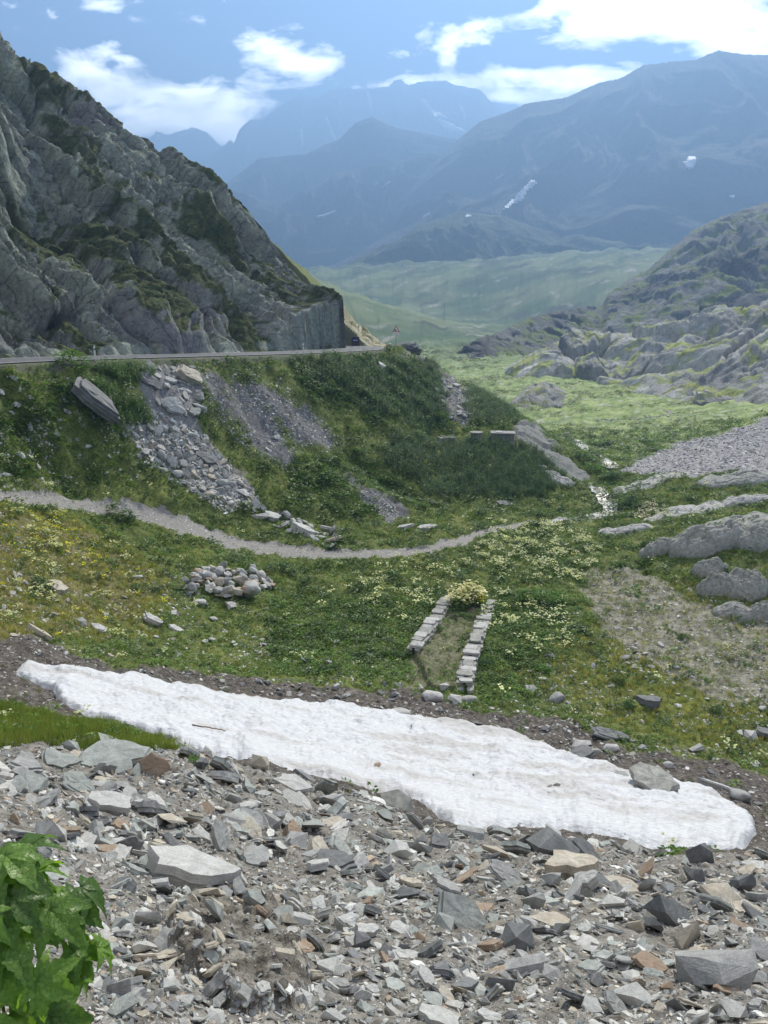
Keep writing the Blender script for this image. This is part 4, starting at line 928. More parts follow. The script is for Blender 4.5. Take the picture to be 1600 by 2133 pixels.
scatter_named(60, [([(1020,1400),(1300,1300),(1600,1380),(1600,1560),(1300,1500),(1050,1460)], 'right meadow')], (8, 20), ['pale', 'pale', 'granite', 'grey'], 'meadow_stone', '', 'stones strewn over the meadow', flat=(.4, .8))
scatter_named(50, [([(250,1390),(420,1405),(850,1425),(960,1460),(700,1462),(420,1430)], 'soil above the snow'), ([(1080,1500),(1300,1545),(1580,1640),(1590,1690),(1400,1610),(1200,1570)], 'soil right of the snow')], (9, 24), ['granite', 'grey', 'lichen', 'dark'], 'soil_stone', '', 'stones on the bare soil round the snow')
scatter_named(30, [([(0,770),(280,880),(250,1000),(0,1020)], 'grassy left bank')], (8, 20), ['pale', 'granite'], 'meadow_stone', '', 'stones strewn over the meadow')
# ------------------------------------------------------------------ stuff: stones and chips nobody could count
def merge(name, temps, pos, size, tone_cols, normals=None, tilt=.4, zs=None, kind='stuff', mat=None, sinkf=.15, yaw=None, smooth=False):
    """copies of small shapes merged to one mesh; pos (n,3), size (n,), tone_cols (n,3)"""
    n = len(pos); ti = rng.integers(0, len(temps), n); Vs, Ts, Cs = [], [], []; base = 0
    a = rng.uniform(0, 2 * np.pi, n) if yaw is None else yaw; tx = rng.normal(0, tilt, n); ty = rng.normal(0, tilt, n)
    ca_, sa_, cx2, sx2, cy2, sy2 = np.cos(a), np.sin(a), np.cos(tx), np.sin(tx), np.cos(ty), np.sin(ty)
    O = np.zeros(n); I = np.ones(n)
    Rz = np.stack([ca_, -sa_, O, sa_, ca_, O, O, O, I], -1).reshape(n, 3, 3); Rx = np.stack([I, O, O, O, cx2, -sx2, O, sx2, cx2], -1).reshape(n, 3, 3); Ry = np.stack([cy2, O, sy2, O, I, O, -sy2, O, cy2], -1).reshape(n, 3, 3)
    M = Rx @ Ry @ Rz
    if normals is not None:
        nz_ = normals / np.linalg.norm(normals, axis=1)[:, None]; ax = np.cross(nz_, np.array([0, 1., 0])); ax /= np.linalg.norm(ax, axis=1)[:, None]; by = np.cross(nz_, ax)
        M = np.stack([ax, by, nz_], -1) @ M
    zz = np.ones(n) if zs is None else zs
    for t in range(len(temps)):
        m = np.nonzero(ti == t)[0]
        if not len(m): continue
        TV, TT = temps[t][:2]; tc = temps[t][2] if len(temps[t]) > 2 else None
        W = TV[None] * np.stack([np.ones(len(m)), np.ones(len(m)), zz[m]], -1)[:, None]
        W = np.einsum('nij,nkj->nki', M[m], W) * size[m][:, None, None] + pos[m][:, None]
        Vs.append(W.reshape(-1, 3)); Ts.append((TT[None] + (np.arange(len(m)) * len(TV))[:, None, None] + base).reshape(-1, 3)); base += len(m) * len(TV)
        cc = np.repeat(tone_cols[m][:, None], len(TV), 1)
        if tc is not None: cc = cc * tc[None]
        Cs.append(cc.reshape(-1, 3))
    o = mesh_np(name, np.concatenate(Vs), np.concatenate(Ts), mat, smooth, np.concatenate(Cs).astype(np.float32)); tag(o, kind=kind); return o
gn_r = np.gradient(GZ, axis=1) / np.gradient(RR, axis=1); gn_t = np.gradient(GZ, axis=0) / (np.gradient(TH, axis=0) * RR)
NX = -(gn_r * np.sin(TH) + gn_t * np.cos(TH)); NY = -(gn_r * np.cos(TH) - gn_t * np.sin(TH))
NXs, NYs = soft(NX, 10), soft(NY, 10)
def grid_normals(x, y):
    i = np.clip(np.searchsorted(th, np.arctan2(x, y)), 0, NT - 1); j = np.clip(np.searchsorted(lr, np.log(np.hypot(x, y))), 0, NR - 1)
    return np.stack([NXs[i, j], NYs[i, j], np.ones(len(x))], -1)
TONES = np.array([(.36,.36,.335),(.49,.48,.44),(.34,.36,.33),(.17,.175,.175),(.38,.30,.22),(.50,.45,.36),(.60,.60,.56)])
def tone_pick(n, w): return TONES[rng.choice(len(TONES), n, p=np.array(w) / sum(w))] * rng.uniform(.75, 1.15, (n, 1))
CHIPS = [bm_arr(slate_bm(500 + i, rr.uniform(.1, .3), 1, .03)) for i in range(10)] + [bm_arr(hull_rock(600 + i, 9, rr.uniform(.4, .8), rr.uniform(1, 1.6))) for i in range(12)]
TINY = [bm_arr(hull_rock(700 + i, 7, rr.uniform(.35, .8), rr.uniform(1, 1.7))) for i in range(12)]
MID = [bm_arr(slate_bm(800 + i, rr.uniform(.12, .32), rr.choice((2, 3)), .06)) for i in range(16)] + [bm_arr(hull_rock(900 + i, 13, rr.uniform(.5, .9), 1.3)) for i in range(8)]
MAR = mat_attr_rock('scree_stone')
def scree_pts(n, u0, u1, v0, v1, poly=None):
    u = rng.uniform(u0, u1, n); v = rng.uniform(v0, v1, n)
    if poly is not None: m = in_poly(u, v, poly); u, v = u[m], v[m]
    x, y, z = hit(u, v, .9, 45)
    i = np.clip(np.searchsorted(th, np.arctan2(x, y)), 0, NT - 1), np.clip(np.searchsorted(lr, np.log(np.hypot(x, y))), 0, NR - 1)
    k = rng.random(len(x)) > fd[i] * .8; return x[k], y[k], z[k]
WF = [(-700,1620),(-300,1560),(0,1548),(200,1545),(350,1538),(430,1572),(520,1598),(640,1620),(780,1660),(900,1720),(1070,1740),(1250,1755),(1400,1782),(1600,1770),(2300,1850),(2300,2700),(-700,2700)]
def scree(name, n, lo, hi, temps, w, poly=WF, tilt=.4, pwr=2.2, dens_noise=.0, lab=None):
    x, y, z = scree_pts(n, -700, 2300, 1530, 2650, poly)
    if dens_noise:
        k = fbm(x * .55, y * .55, 3, 701) > -dens_noise; x, y, z = x[k], y[k], z[k]
    s = (lo + (hi - lo) * rng.random(len(x)) ** pwr) / F * (y * math.cos(PITCH) - z * math.sin(PITCH))
    s *= np.exp(rng.normal(0, .12, len(x)))
    p = np.stack([x, y, z + s * .04], -1)
    return merge(name, temps, p, s, tone_pick(len(x), w), grid_normals(x, y), tilt, rng.uniform(.45, 1.0, len(x)), mat=MAR)
scree('slate_scree', 5400, 24, 62, MID, (5, 4, 4, 2, .6, 1.8, 1.5), tilt=.42, pwr=1.5, dens_noise=.08)
scree('slate_chips', 40000, 8, 26, CHIPS, (5, 5, 3, 2, .9, 1.6, 2.5), tilt=.5, dens_noise=.5)
scree('fine_gravel', 90000, 3.5, 9, TINY, (4, 5, 2, 2, .8, 2, 3), tilt=.6)
def field_stones(name, n, poly, lo, hi, w, temps=CHIPS, rmax=140, clump=None, tilt=.3):
    us = [p[0] for p in poly]; vs = [p[1] for p in poly]; u = rng.uniform(min(us), max(us), n); v = rng.uniform(min(vs), max(vs), n)
    m = in_poly(u, v, poly); u, v = u[m], v[m]
    x, y, z = hit(u, v, 6, rmax)
    if clump is not None: k = fbm(x * .3, y * .3, 3, 711) > clump; x, y, z = x[k], y[k], z[k]
    s = (lo + (hi - lo) * rng.random(len(x)) ** 2.5) / F * (y * math.cos(PITCH) - z * math.sin(PITCH))
    return merge(name, temps, np.stack([x, y, z], -1), s, tone_pick(len(x), w), grid_normals(x, y), tilt, rng.uniform(.5, 1., len(x)), mat=MAR)
WL = (3, 5, 1, 1, .3, 2, 4)
field_stones('soil_pebbles', 16000, [(-300,1350),(60,1325),(250,1385),(420,1400),(700,1420),(960,1465),(1150,1490),(1300,1530),(1600,1600),(1900,1720),(1600,1790),(1250,1745),(900,1720),(440,1590),(330,1545),(150,1500),(0,1470),(-300,1470)], 3, 13, (4, 3, 2, 3, .6, 1.5, 1))
field_stones('strewn_pebbles', 9500, [(-100,1060),(0,1060),(350,1190),(600,1260),(850,1300),(850,1430),(500,1420),(60,1340),(-100,1330)], 2.5, 10, WL, clump=-.15)
field_stones('strewn_pebbles', 8000, [(1000,1380),(1230,1200),(1400,1200),(1700,1330),(1700,1620),(1300,1540),(1000,1450)], 2.5, 9, WL, clump=-.1)
field_stones('bank_rubble', 3800, [(270,880),(330,860),(420,900),(500,990),(545,1045),(470,1070),(400,1030),(290,960)], 4, 17, (3, 5, 1, 1, .5, 2, 4), clump=-.6, tilt=.45)
field_stones('bank_rubble', 6000, [(250,760),(560,760),(720,920),(700,950),(640,930),(620,990),(540,960),(430,860),(280,870)], 2, 8, (5, 3, 1, 2, .3, 1, 1), clump=-.2)
field_stones('bank_pebbles', 2500, [(0,780),(250,790),(300,1000),(0,1030)], 2, 9, WL, clump=.0)
field_stones('bank_rubble', 1500, [(700,985),(740,1000),(860,1080),(810,1090),(760,1050)], 2, 8, (5, 4, 1, 2, .3, 1, 1))
field_stones('bank_rubble', 2200, [(860,715),(930,760),(1000,830),(985,890),(920,880),(900,790)], 2, 10, (4, 4, 1, 3, .3, 1, 2), clump=-.3, tilt=.5)
field_stones('valley_scree', 14000, [(1285,980),(1400,925),(1500,905),(1620,865),(1800,830),(1800,1000),(1620,985),(1450,990),(1350,990)], 2.5, 9, (3, 4, 1, 2, .3, 1, 5), clump=-.7)
field_stones('valley_stones', 5000, [(1090,850),(1300,820),(1600,850),(1600,900),(1300,960),(1270,980),(1150,890)], 1.5, 8, WL, clump=.0)
_u = rng.uniform(20, 1580, 2600); _v = rng.uniform(1380, 1770, 2600); _m = in_poly(_u, _v, SNOW); _x, _y, _z = hit(_u[_m], _v[_m], 10, 45)
_i = np.clip(np.searchsorted(th, np.arctan2(_x, _y)), 0, NT - 1), np.clip(np.searchsorted(lr, np.log(np.hypot(_x, _y))), 0, NR - 1)
_edge = soft(Z_SNOW, 45)[_i]; _k = (rng.random(len(_x)) < np.where(_edge < .9, .9, .22)) & Z_SNOW[_i]
merge('snow_grit', TINY, np.stack([_x, _y, SNOWZ[_i] + .01], -1)[_k], rng.uniform(.02, .075, _k.sum()), tone_pick(int(_k.sum()), (3, 1, 2, 4, 1, 1, .1)), None, .3, rng.uniform(.4, .8, _k.sum()), mat=MAR)
field_stones('path_gravel_stones', 3500, [(-20,1020),(200,1035),(330,1062),(450,1105),(600,1140),(760,1150),(900,1130),(900,1150),(760,1165),(600,1170),(450,1145),(300,1085),(-20,1045)], 2, 6, (2, 5, 1, 1, .2, 1, 4))
# ------------------------------------------------------------------ rock outcrops in the right part of the hollow
def outcrop(u, v, wpx, hpx, dr, lab, seed, tone='granite', rz=0.0, hz=1.0):
    x, y, z = [float(q[0]) for q in hit(u, v, 20, 140)]
    W = px_size(x, y, z, wpx) * 1.15; D = W * dr
    y += D * .42; x *= (y / (y - D * .42)); g = float(field_z(np.array([x]), np.array([y]))[0])
    H = max(.25, px_size(x, y, z, hpx) * 1.0 - D * .28) * hz
    na, nr_ = 120, 46; A, Rg = np.meshgrid(np.linspace(0, 2 * np.pi, na, endpoint=False), np.linspace(0, 1, nr_) ** .8, indexing='ij')
    out = 1 + .16 * fbm(np.cos(A) * 1.5 + seed, np.sin(A) * 1.5, 3, seed) + .05 * fbm(np.cos(A) * 6 + seed, np.sin(A) * 6, 2, seed + 1)
    lx = np.cos(A) * Rg * out * W / 2; ly = np.sin(A) * Rg * out * D / 2
    c, s = math.cos(rz), math.sin(rz); gx, gy = x + lx * c - ly * s, y + lx * s + ly * c
    gz = field_z(gx, gy)
    prof = np.clip(1 - Rg ** 2.6, 0, 1) ** .55
    h1, e1_ = blocks(lx / (W * .30) + seed, ly / (W * .16), seed + 3, .55); h2, e2_ = blocks(lx / (W * .10) + seed, ly / (W * .055), seed + 5, .5)
    dz = H * prof * (1 + .30 * fbm(lx / W * 2.3 + seed, ly / W * 2.3, 3, seed + 7)) + prof * H * (.20 * h1 - .24 * np.exp(-e1_ * 14) + .10 * h2 - .10 * np.exp(-e2_ * 12)) + .03 * W * .3 * fbm(lx * 2, ly * 2, 3, seed + 9) * prof
    zz = gz - .35 * (Rg > .97) - .05 + dz
    ids = np.arange(na * nr_).reshape(na, nr_); q = np.stack([ids[:, :-1], ids[:, 1:], np.roll(ids, -1, 0)[:, 1:], np.roll(ids, -1, 0)[:, :-1]], -1).reshape(-1, 4)
    o = mesh_np('rock_outcrop', np.stack([gx - x, gy - y, zz - g], -1).reshape(-1, 3), q, ROCKM[tone], True); o.location = (x, y, g)
    tag(o, lab, 'rock', None, 'thing')
OUTC = [(1360,1012,150,26,.55,'long low pale rock slab at the back of the hollow beside the valley scree','granite',.1),(1540,1012,160,44,.5,'broad rounded rock at the back right of the hollow','lichen',.0),
 (1430,1072,170,36,.5,'low whaleback rock behind the marshy green terrace','granite',-.1),(1560,1050,120,34,.45,'rounded rock beside a small bush at the right edge','granite',.1),
 (1560,1100,170,36,.5,'wide stepped rock above the largest boulder-like outcrop','lichen',-.05),(1470,1160,150,78,.6,'largest dark rounded outcrop at the right of the hollow','lichen',.0),
 (1578,1150,100,60,.6,'rounded outcrop at the right edge beside the largest one','lichen',.1),(1300,1115,95,34,.6,'cracked flat rock beside the stream','granite',-.25),(1368,1158,70,40,.6,'dark sided rock at the end of the cracked flat rock','lichen',.1),
 (1476,1200,70,42,.6,'small rock under the largest outcrop','lichen',.2),(1490,1240,70,52,.7,'square shouldered rock below the largest outcrop','lichen',-.1),(1548,1248,90,66,.7,'domed dark rock on the right above the bare ground','lichen',.1),
 (1530,1290,85,38,.6,'low dark rock ledge under the domed rock','lichen',-.15),(1600,1292,80,50,.7,'dark rock cut by the right picture edge','lichen',.0),(1165,1010,60,26,.8,'pale rock rib at the foot of the slab beside the stream','granite',-.6)]
for i, (u, v, wp, hp, dr, lab, tn, rz_) in enumerate(OUTC): outcrop(u, v, wp, hp, dr, lab, 20 + i * 7, tn, rz_)
# ------------------------------------------------------------------ ruin: two dry stone walls side by side
def ruin_wall(pts, wdt, hgt, lab, seed):
    P3 = []
    for u, v in pts:
        x, y, z = [float(q[0]) for q in hit(u, v, 20, 70)]; P3.append((x, y, z))
    L = resample(P3, 60); s = np.concatenate([[0], np.cumsum(np.hypot(*np.diff(L[:, :2], axis=0).T))]); tot_ = s[-1]; r = random.Random(seed)
    root = empty('stone_wall', tuple(L[0])); tag(root, lab, 'wall', 'dry stone walls of the ruin', 'thing')
    def at_s(q): return np.array([np.interp(q, s, L[:, k]) for k in range(3)])
    def chunk(bm, q, off, z0, l, w, h, jz):
        p = at_s(q); p2 = at_s(min(tot_, q + .1)); p1 = at_s(max(0, q - .1)); d = (p2 - p1)[:2]; d /= np.linalg.norm(d); nrm = np.array([-d[1], d[0]])
        b0 = len(bm.verts)
        g = bmesh.ops.create_cube(bm, size=1)['verts']
        bmesh.ops.bevel(bm, geom=list({e for v_ in g for e in v_.link_edges}), offset=.14, segments=1, affect='EDGES')
        bm.verts.ensure_lookup_table(); vs = bm.verts[b0:]
        for v_ in vs:
            c = v_.co + Vector((r.uniform(-.06, .06), r.uniform(-.06, .06), r.uniform(-.05, .05)))
            a_ = c.x * l; b_ = c.y * w + off
            X_ = p[0] + d[0] * a_ + nrm[0] * b_ - L[0][0]; Y__ = p[1] + d[1] * a_ + nrm[1] * b_ - L[0][1]; gz = float(field_z(np.array([p[0]]), np.array([p[1]]))[0])
            v_.co = (X_, Y__, gz - L[0][2] + z0 + c.z * h + a_ * jz)
    body = bmesh.new(); q = 0.
    for crs in range(int(hgt / .16) + 1):
        q = r.uniform(0, .2)
        while q < tot_ - .1:
            l = r.uniform(.3, .6)
            for off in (-wdt / 2 + .13, wdt / 2 - .13): chunk(body, q + l / 2, off + r.uniform(-.03, .03), -.05 + crs * .16, l * .96, .3, .155, 0)
            q += l
    bm_obj('wall_body', body, ROCKM['lichen'], root)
    q = 0.; top = (int(hgt / .16) + 1) * .16 - .08
    while q < tot_ - .15:
        l = r.uniform(.38, .7); bm = bmesh.new(); chunk(bm, q + l / 2, r.uniform(-.09, .09), top + r.uniform(-.06, .04), l * .93, wdt * r.uniform(.7, 1.15), r.uniform(.10, .2), r.uniform(-.14, .14))
        bm_obj('cap_stone', bm, ROCKM[r.choice(['granite', 'lichen', 'lichen', 'pale'])], root); q += l
    return L
ruin_wall([(938,1248),(915,1280),(890,1320),(862,1362)], .7, .17, 'left one of the two low dry stone walls of the ruin', 3)
ruin_wall([(1022,1256),(1006,1300),(988,1350),(972,1400),(968,1440)], .7, .27, 'right one of the two low dry stone walls, with a dark outer face', 9)
# ------------------------------------------------------------------ concrete structures on the knoll
MCON = mat_plain('concrete', (.30, .29, .265), .9, 3, .3, .4, .02); MCOND = mat_plain('old_concrete', (.20, .195, .18), .9, 4, .35, .4, .02); MMET = mat_plain('galvanised_metal', (.38, .39, .40), .5, 5, .15, .1)
def box(bm, x0, x1, y0, y1, z0, z1, bev=.02):
    b0 = len(bm.verts); g = bmesh.ops.create_cube(bm, size=1)['verts']
    for v in g: v.co = ((x0 + x1) / 2 + v.co.x * (x1 - x0), (y0 + y1) / 2 + v.co.y * (y1 - y0), (z0 + z1) / 2 + v.co.z * (z1 - z0))
    if bev: bmesh.ops.bevel(bm, geom=list({e for v in g for e in v.link_edges}), offset=bev, segments=1, affect='EDGES')
def cyl(bm, r, z0, z1, seg=24, x=0, y=0, r2=None, rot=None):
    M = Matrix.Translation((x, y, (z0 + z1) / 2)); 
    if rot is not None: M = rot @ M
    bmesh.ops.create_cone(bm, cap_ends=True, segments=seg, radius1=r, radius2=r if r2 is None else r2, depth=z1 - z0, matrix=M)
def ground_at(u, v, r0=30, r1=140): return [float(q[0]) for q in hit(u, v, r0, r1)]
x, y, z = ground_at(1047, 917); t_ = empty('concrete_chamber', (x, y, z), R(-6)); tag(t_, 'low concrete box with a flat overhanging lid on the green knoll', 'concrete box', 'concrete water works on the knoll', 'thing')
bm = bmesh.new(); box(bm, -1.15, 1.15, -.7, .7, -.7, .72); bm_obj('chamber_wall', bm, MCOND, t_)
bm = bmesh.new(); box(bm, -1.3, 1.3, -.85, .85, .722, .86); lid_ = bm_obj('lid', bm, MCON, t_)
bm = bmesh.new(); box(bm, -.75, -.1, -.35, .35, .862, .92, .01); bm_obj('hatch_cover', bm, MMET, lid_)
x, y, z = ground_at(992, 915); t_ = empty('concrete_well', (x, y, z)); tag(t_, 'round concrete well shaft with a flat round lid on the green knoll', 'well', 'concrete water works on the knoll', 'thing')
bm = bmesh.new(); cyl(bm, .6, -.6, .66, 36); bm_obj('well_ring', bm, MCOND, t_)
bm = bmesh.new(); cyl(bm, .68, .662, .78, 36); bm_obj('lid', bm, MCON, t_)
x, y, z = ground_at(929, 915); t_ = empty('concrete_slab', (x, y, z), R(14)); tag(t_, 'flat square concrete slab with a raised rim set low in the grass of the knoll', 'concrete slab', 'concrete water works on the knoll', 'thing')
bm = bmesh.new(); box(bm, -.85, .85, -.8, .8, -.3, .2); bm_obj('base_slab', bm, MCON, t_)
bm = bmesh.new()
for a in ((-.85, .85, -.8, -.68), (-.85, .85, .68, .8), (-.85, -.73, -.678, .678), (.73, .85, -.678, .678)): box(bm, *a, .202, .26, .01)
bm_obj('rim', bm, MCON, t_)
bm = bmesh.new(); box(bm, -.4, .4, -.35, .35, .202, .25, .01); bm_obj('hatch_cover', bm, MCOND, t_)
x, y, z = ground_at(1048, 924); bm = bmesh.new(); box(bm, -1.2, 1.2, -.16, .16, -.2, .14); o = bm_obj('concrete_kerb', bm, MCON); o.location = (x, y, z); o.rotation_euler = (0, 0, R(9)); tag(o, 'narrow concrete kerb in the grass in front of the concrete box', 'kerb', None, 'thing')
# ------------------------------------------------------------------ road furniture
MWP = mat_plain('white_plastic', (.78, .78, .76), .5, 2, .06, .05); MBLK = mat_plain('black_paint', (.03, .03, .035), .5, 2, .1, .05); MRED = mat_plain('red_sheeting', (.52, .03, .035), .45, 2, .08, .02)
MGP = mat_plain('grey_post', (.30, .31, .32), .5, 3, .12, .05); MYEL = mat_plain('reflector', (.75, .7, .55), .3, 2, .05, .02)
def road_z(x, y):
    d, t = seg_dist(np.array([x]), np.array([y]), rc[::3]); return float(np.interp(t[0], np.arange(len(rc[::3])), rc[::3][:, 2]))
def delineator(off, k, lab):
    p = rn[k]; x, y = p[0] + rleft[k][0] * off, p[1] + rleft[k][1] * off
    t = empty('roadside_post', (x, y, p[2] - .05), math.atan2(-tg[k][0], tg[k][1]) ); tag(t, lab, 'roadside post', 'white roadside posts', 'thing')
    bm = bmesh.new(); pr = [(-.06, -.05), (.06, -.05), (.045, .05), (-.045, .05)]
    lo = [bm.verts.new((a, b, 0)) for a, b in pr]; hi = [bm.verts.new((a, b, 1.02 + (.09 if b > 0 else 0))) for a, b in pr]
    bm.faces.new(lo[::-1]); bm.faces.new(hi)
    for i in range(4): bm.faces.new((lo[i], lo[(i + 1) % 4], hi[(i + 1) % 4], hi[i]))
    bm_obj('post', bm, MWP, t)
    bm = bmesh.new(); box(bm, -.066, .066, -.056, .056, .80, .90, .004); b = bm_obj('black_band', bm, MBLK, t)
    bm = bmesh.new(); box(bm, -.03, .03, -.061, -.0565, .815, .885, .002); bm_obj('reflector', bm, MYEL, b)
def nearest_k(u):   # road edge sample whose pixel column is nearest
    pu, _ = to_pix(rn[:, 0], rn[:, 1], rn[:, 2]); pu = np.where(rn[:, 1] > 108, 9e9, pu); return int(np.argmin(np.abs(pu - u)))
delineator(-.25, nearest_k(181), 'white roadside post nearest the left edge of the picture, beside the road')
delineator(-.25, nearest_k(633), 'white roadside post before the dark rock corner at the bend')
# warning sign
x, y, z = P(825, 719, 104.5)
t_ = empty('warning_sign', (x, y, z - .25), R(0)); tag(t_, 'triangular red-bordered warning sign with a small plate on a post at the bend', 'road sign', None, 'thing')
bm = bmesh.new(); cyl(bm, .035, 0, 2.75, 12); bm_obj('post', bm, MGP, t_)
def tri(bm, s, y0, y1, zc, rnd=.0):
    pts = [(-s / 2, -s * .289), (s / 2, -s * .289), (0, s * .577)]
    a = [bm.verts.new((px_, y0, zc + pz_)) for px_, pz_ in pts]; b = [bm.verts.new((px_, y1, zc + pz_)) for px_, pz_ in pts]
    bm.faces.new(a); bm.faces.new(b[::-1])
    for i in range(3): bm.faces.new((a[i], b[i], b[(i + 1) % 3], a[(i + 1) % 3]))
bm = bmesh.new(); tri(bm, 1.0, -.07, -.04, 2.25); pl_ = bm_obj('sign_plate', bm, MRED, t_)
bm = bmesh.new(); tri(bm, .70, -.078, -.0705, 2.245); bm_obj('white_field', bm, MWP, pl_)
def poly_plate(name, pts, y0, y1, mat, par, dx=0, dz=0):
    bm = bmesh.new(); a = [bm.verts.new((px_ + dx, y0, pz_ + dz)) for px_, pz_ in pts]; b = [bm.verts.new((px_ + dx, y1, pz_ + dz)) for px_, pz_ in pts]
    bm.faces.new(a); bm.faces.new(b[::-1])
    for i in range(len(pts)): bm.faces.new((a[i], b[i], b[(i + 1) % len(pts)], a[(i + 1) % len(pts)]))
    bmesh.ops.recalc_face_normals(bm, faces=bm.faces); return bm_obj(name, bm, mat, par)
# falling stones symbol: a rock wall with tumbling stones
poly_plate('symbol', [(-.20, -.13), (-.20, .0), (-.10, .14), (-.05, .12), (-.06, .02), (.0, -.02), (-.01, -.13)], -.084, -.0785, MBLK, pl_, dz=2.22)
for a, b, c in ((.06, .05, .035), (.12, -.04, .035), (.05, -.10, .03)): poly_plate('symbol', [(a + c * math.cos(k) * (1 + .2 * (k > 3)), b + c * math.sin(k)) for k in (0, 1.2, 2.3, 3.5, 4.9)], -.084, -.0785, MBLK, pl_, dz=2.22)
bm = bmesh.new(); box(bm, -.42, .42, -.07, -.045, 1.55, 1.88, .006); sp_ = bm_obj('distance_plate', bm, MWP, t_)
def text_mesh(name, body, size, loc, mat, parent, extr=.003):
    c = bpy.data.curves.new(name, 'FONT'); c.body = body; c.size = size; c.align_x = 'CENTER'; c.align_y = 'CENTER'; c.extrude = extr
    o = bpy.data.objects.new(name, c); scn.collection.objects.link(o); bpy.context.view_layer.update()
    me = bpy.data.meshes.new_from_object(o.evaluated_get(bpy.context.evaluated_depsgraph_get())); scn.collection.objects.unlink(o); bpy.data.objects.remove(o); bpy.data.curves.remove(c)
    me.materials.clear(); me.materials.append(mat); q = bpy.data.objects.new(name, me); scn.collection.objects.link(q); q.parent = parent; q.location = loc; q.rotation_euler = (R(90), 0, 0); return q
text_mesh('lettering', '2 km', .26, (0, -.075, 1.71), MBLK, sp_)
# information board beyond the bend
x, y, z = -3.9, 107.2, -5.22
t_ = empty('information_board', (x, y, z - .3), R(0)); tag(t_, 'dark rectangular board with a blue top standing on the verge beyond the bend', 'sign board', None, 'thing')
MNV = mat_plain('dark_blue_panel', (.02, .03, .10), .4, 2, .1, .02); MBR = mat_plain('brown_panel', (.05, .035, .03), .5, 4, .3, .02)
for sx in (-.45, .45):
    bm = bmesh.new(); cyl(bm, .04, 0, 1.6, 10, sx, .045); bm_obj('post', bm, MGP, t_)
bm = bmesh.new(); box(bm, -.55, .55, -.03, .0, .45, 1.65, .01); b_ = bm_obj('board', bm, MBR, t_)
bm = bmesh.new(); box(bm, -.5, .5, -.036, -.0305, 1.0, 1.6, .003); bm_obj('blue_panel', bm, MNV, b_)
bm = bmesh.new(); box(bm, -.3, .3, -.04, -.0365, 1.2, 1.26, .001); bm_obj('pale_line', bm, MWP, b_)
# mound of dark rock beside the sign
for u, v, wp, hp, lab, s_ in ((850, 726, 66, 30, 'dark rocky mound at the outer edge of the bend beside the warning sign', 5), (812, 722, 26, 10, 'small rocky hump left of the warning sign', 9)):
    x, y, z = P(u, v + 1, 106.5); W = px_size(x, y, z, wp); bm = boulder_bm(s_, 1.0, 1.25, .18, 4, .06)
    for vt in bm.verts:
        k = max(0, vt.co.z); vt.co = Vector((vt.co.x * W / 1.2 * (1 - .35 * k), vt.co.y * W * .8, vt.co.z * W * .55 + vt.co.x * -.0))
    o = bm_obj('rocky_mound', bm, ROCKM['dark'], None, False); o.location = (x, y, z - .1); tag(o, lab, 'rock', None, 'thing')
# thin mast in the pasture
x, y, z = ground_at(925, 668, 200, 2000); t_ = empty('power_pole', (x, y, z)); tag(t_, 'tiny distant power pole standing alone in the hazy green pasture', 'pole', None, 'thing')
bm = bmesh.new(); cyl(bm, .22, 0, 13, 8, r2=.14); bm_obj('pole', bm, MGP, t_); bm = bmesh.new(); box(bm, -1.6, 1.6, -.12, .12, 12.0, 12.25, .01); bm_obj('crossarm', bm, MGP, t_)
# sticks
def stick(u0, v0, u1, v1, rad, lab, lift=.05):
    a = Vector(ground_at(u0, v0, 8, 60)); b = Vector(ground_at(u1, v1, 8, 60)); bm = bmesh.new(); n = 12; L = (b - a).length; r = random.Random(int(u0)); prev = None; d = (b - a).normalized(); s1 = d.orthogonal().normalized(); s2 = d.cross(s1)
    for i in range(n + 1):
        p = a.lerp(b, i / n) + s1 * r.uniform(-.02, .02) + s2 * r.uniform(-.02, .02); gg = float(field_z(np.array([p.x]), np.array([p.y]))[0]); p.z = max(p.z, gg) + lift
        ring = [bm.verts.new(p - a + (s1 * math.cos(k * math.pi / 3) + s2 * math.sin(k * math.pi / 3)) * rad * (1 - .5 * i / n)) for k in range(6)]
        if prev:
            for k in range(6): bm.faces.new((prev[k], prev[(k + 1) % 6], ring[(k + 1) % 6], ring[k]))
        prev = ring
    o = bm_obj('stick', bm, MSTK); o.location = a; tag(o, lab, 'stick', None, 'thing')
MSTK = mat_plain('weathered_wood', (.16, .10, .065), .9, 8, .3, .3)
stick(402, 1526, 482, 1539, .022, 'thin reddish stick lying half on the snow at its lower left edge', .25)
stick(1364, 1585, 1388, 1606, .03, 'thin weathered stick on the soil at the right of the snow', .06)
stick(1195, 1502, 1215, 1517, .03, 'short pale stick on the bare soil above the snow', .06)
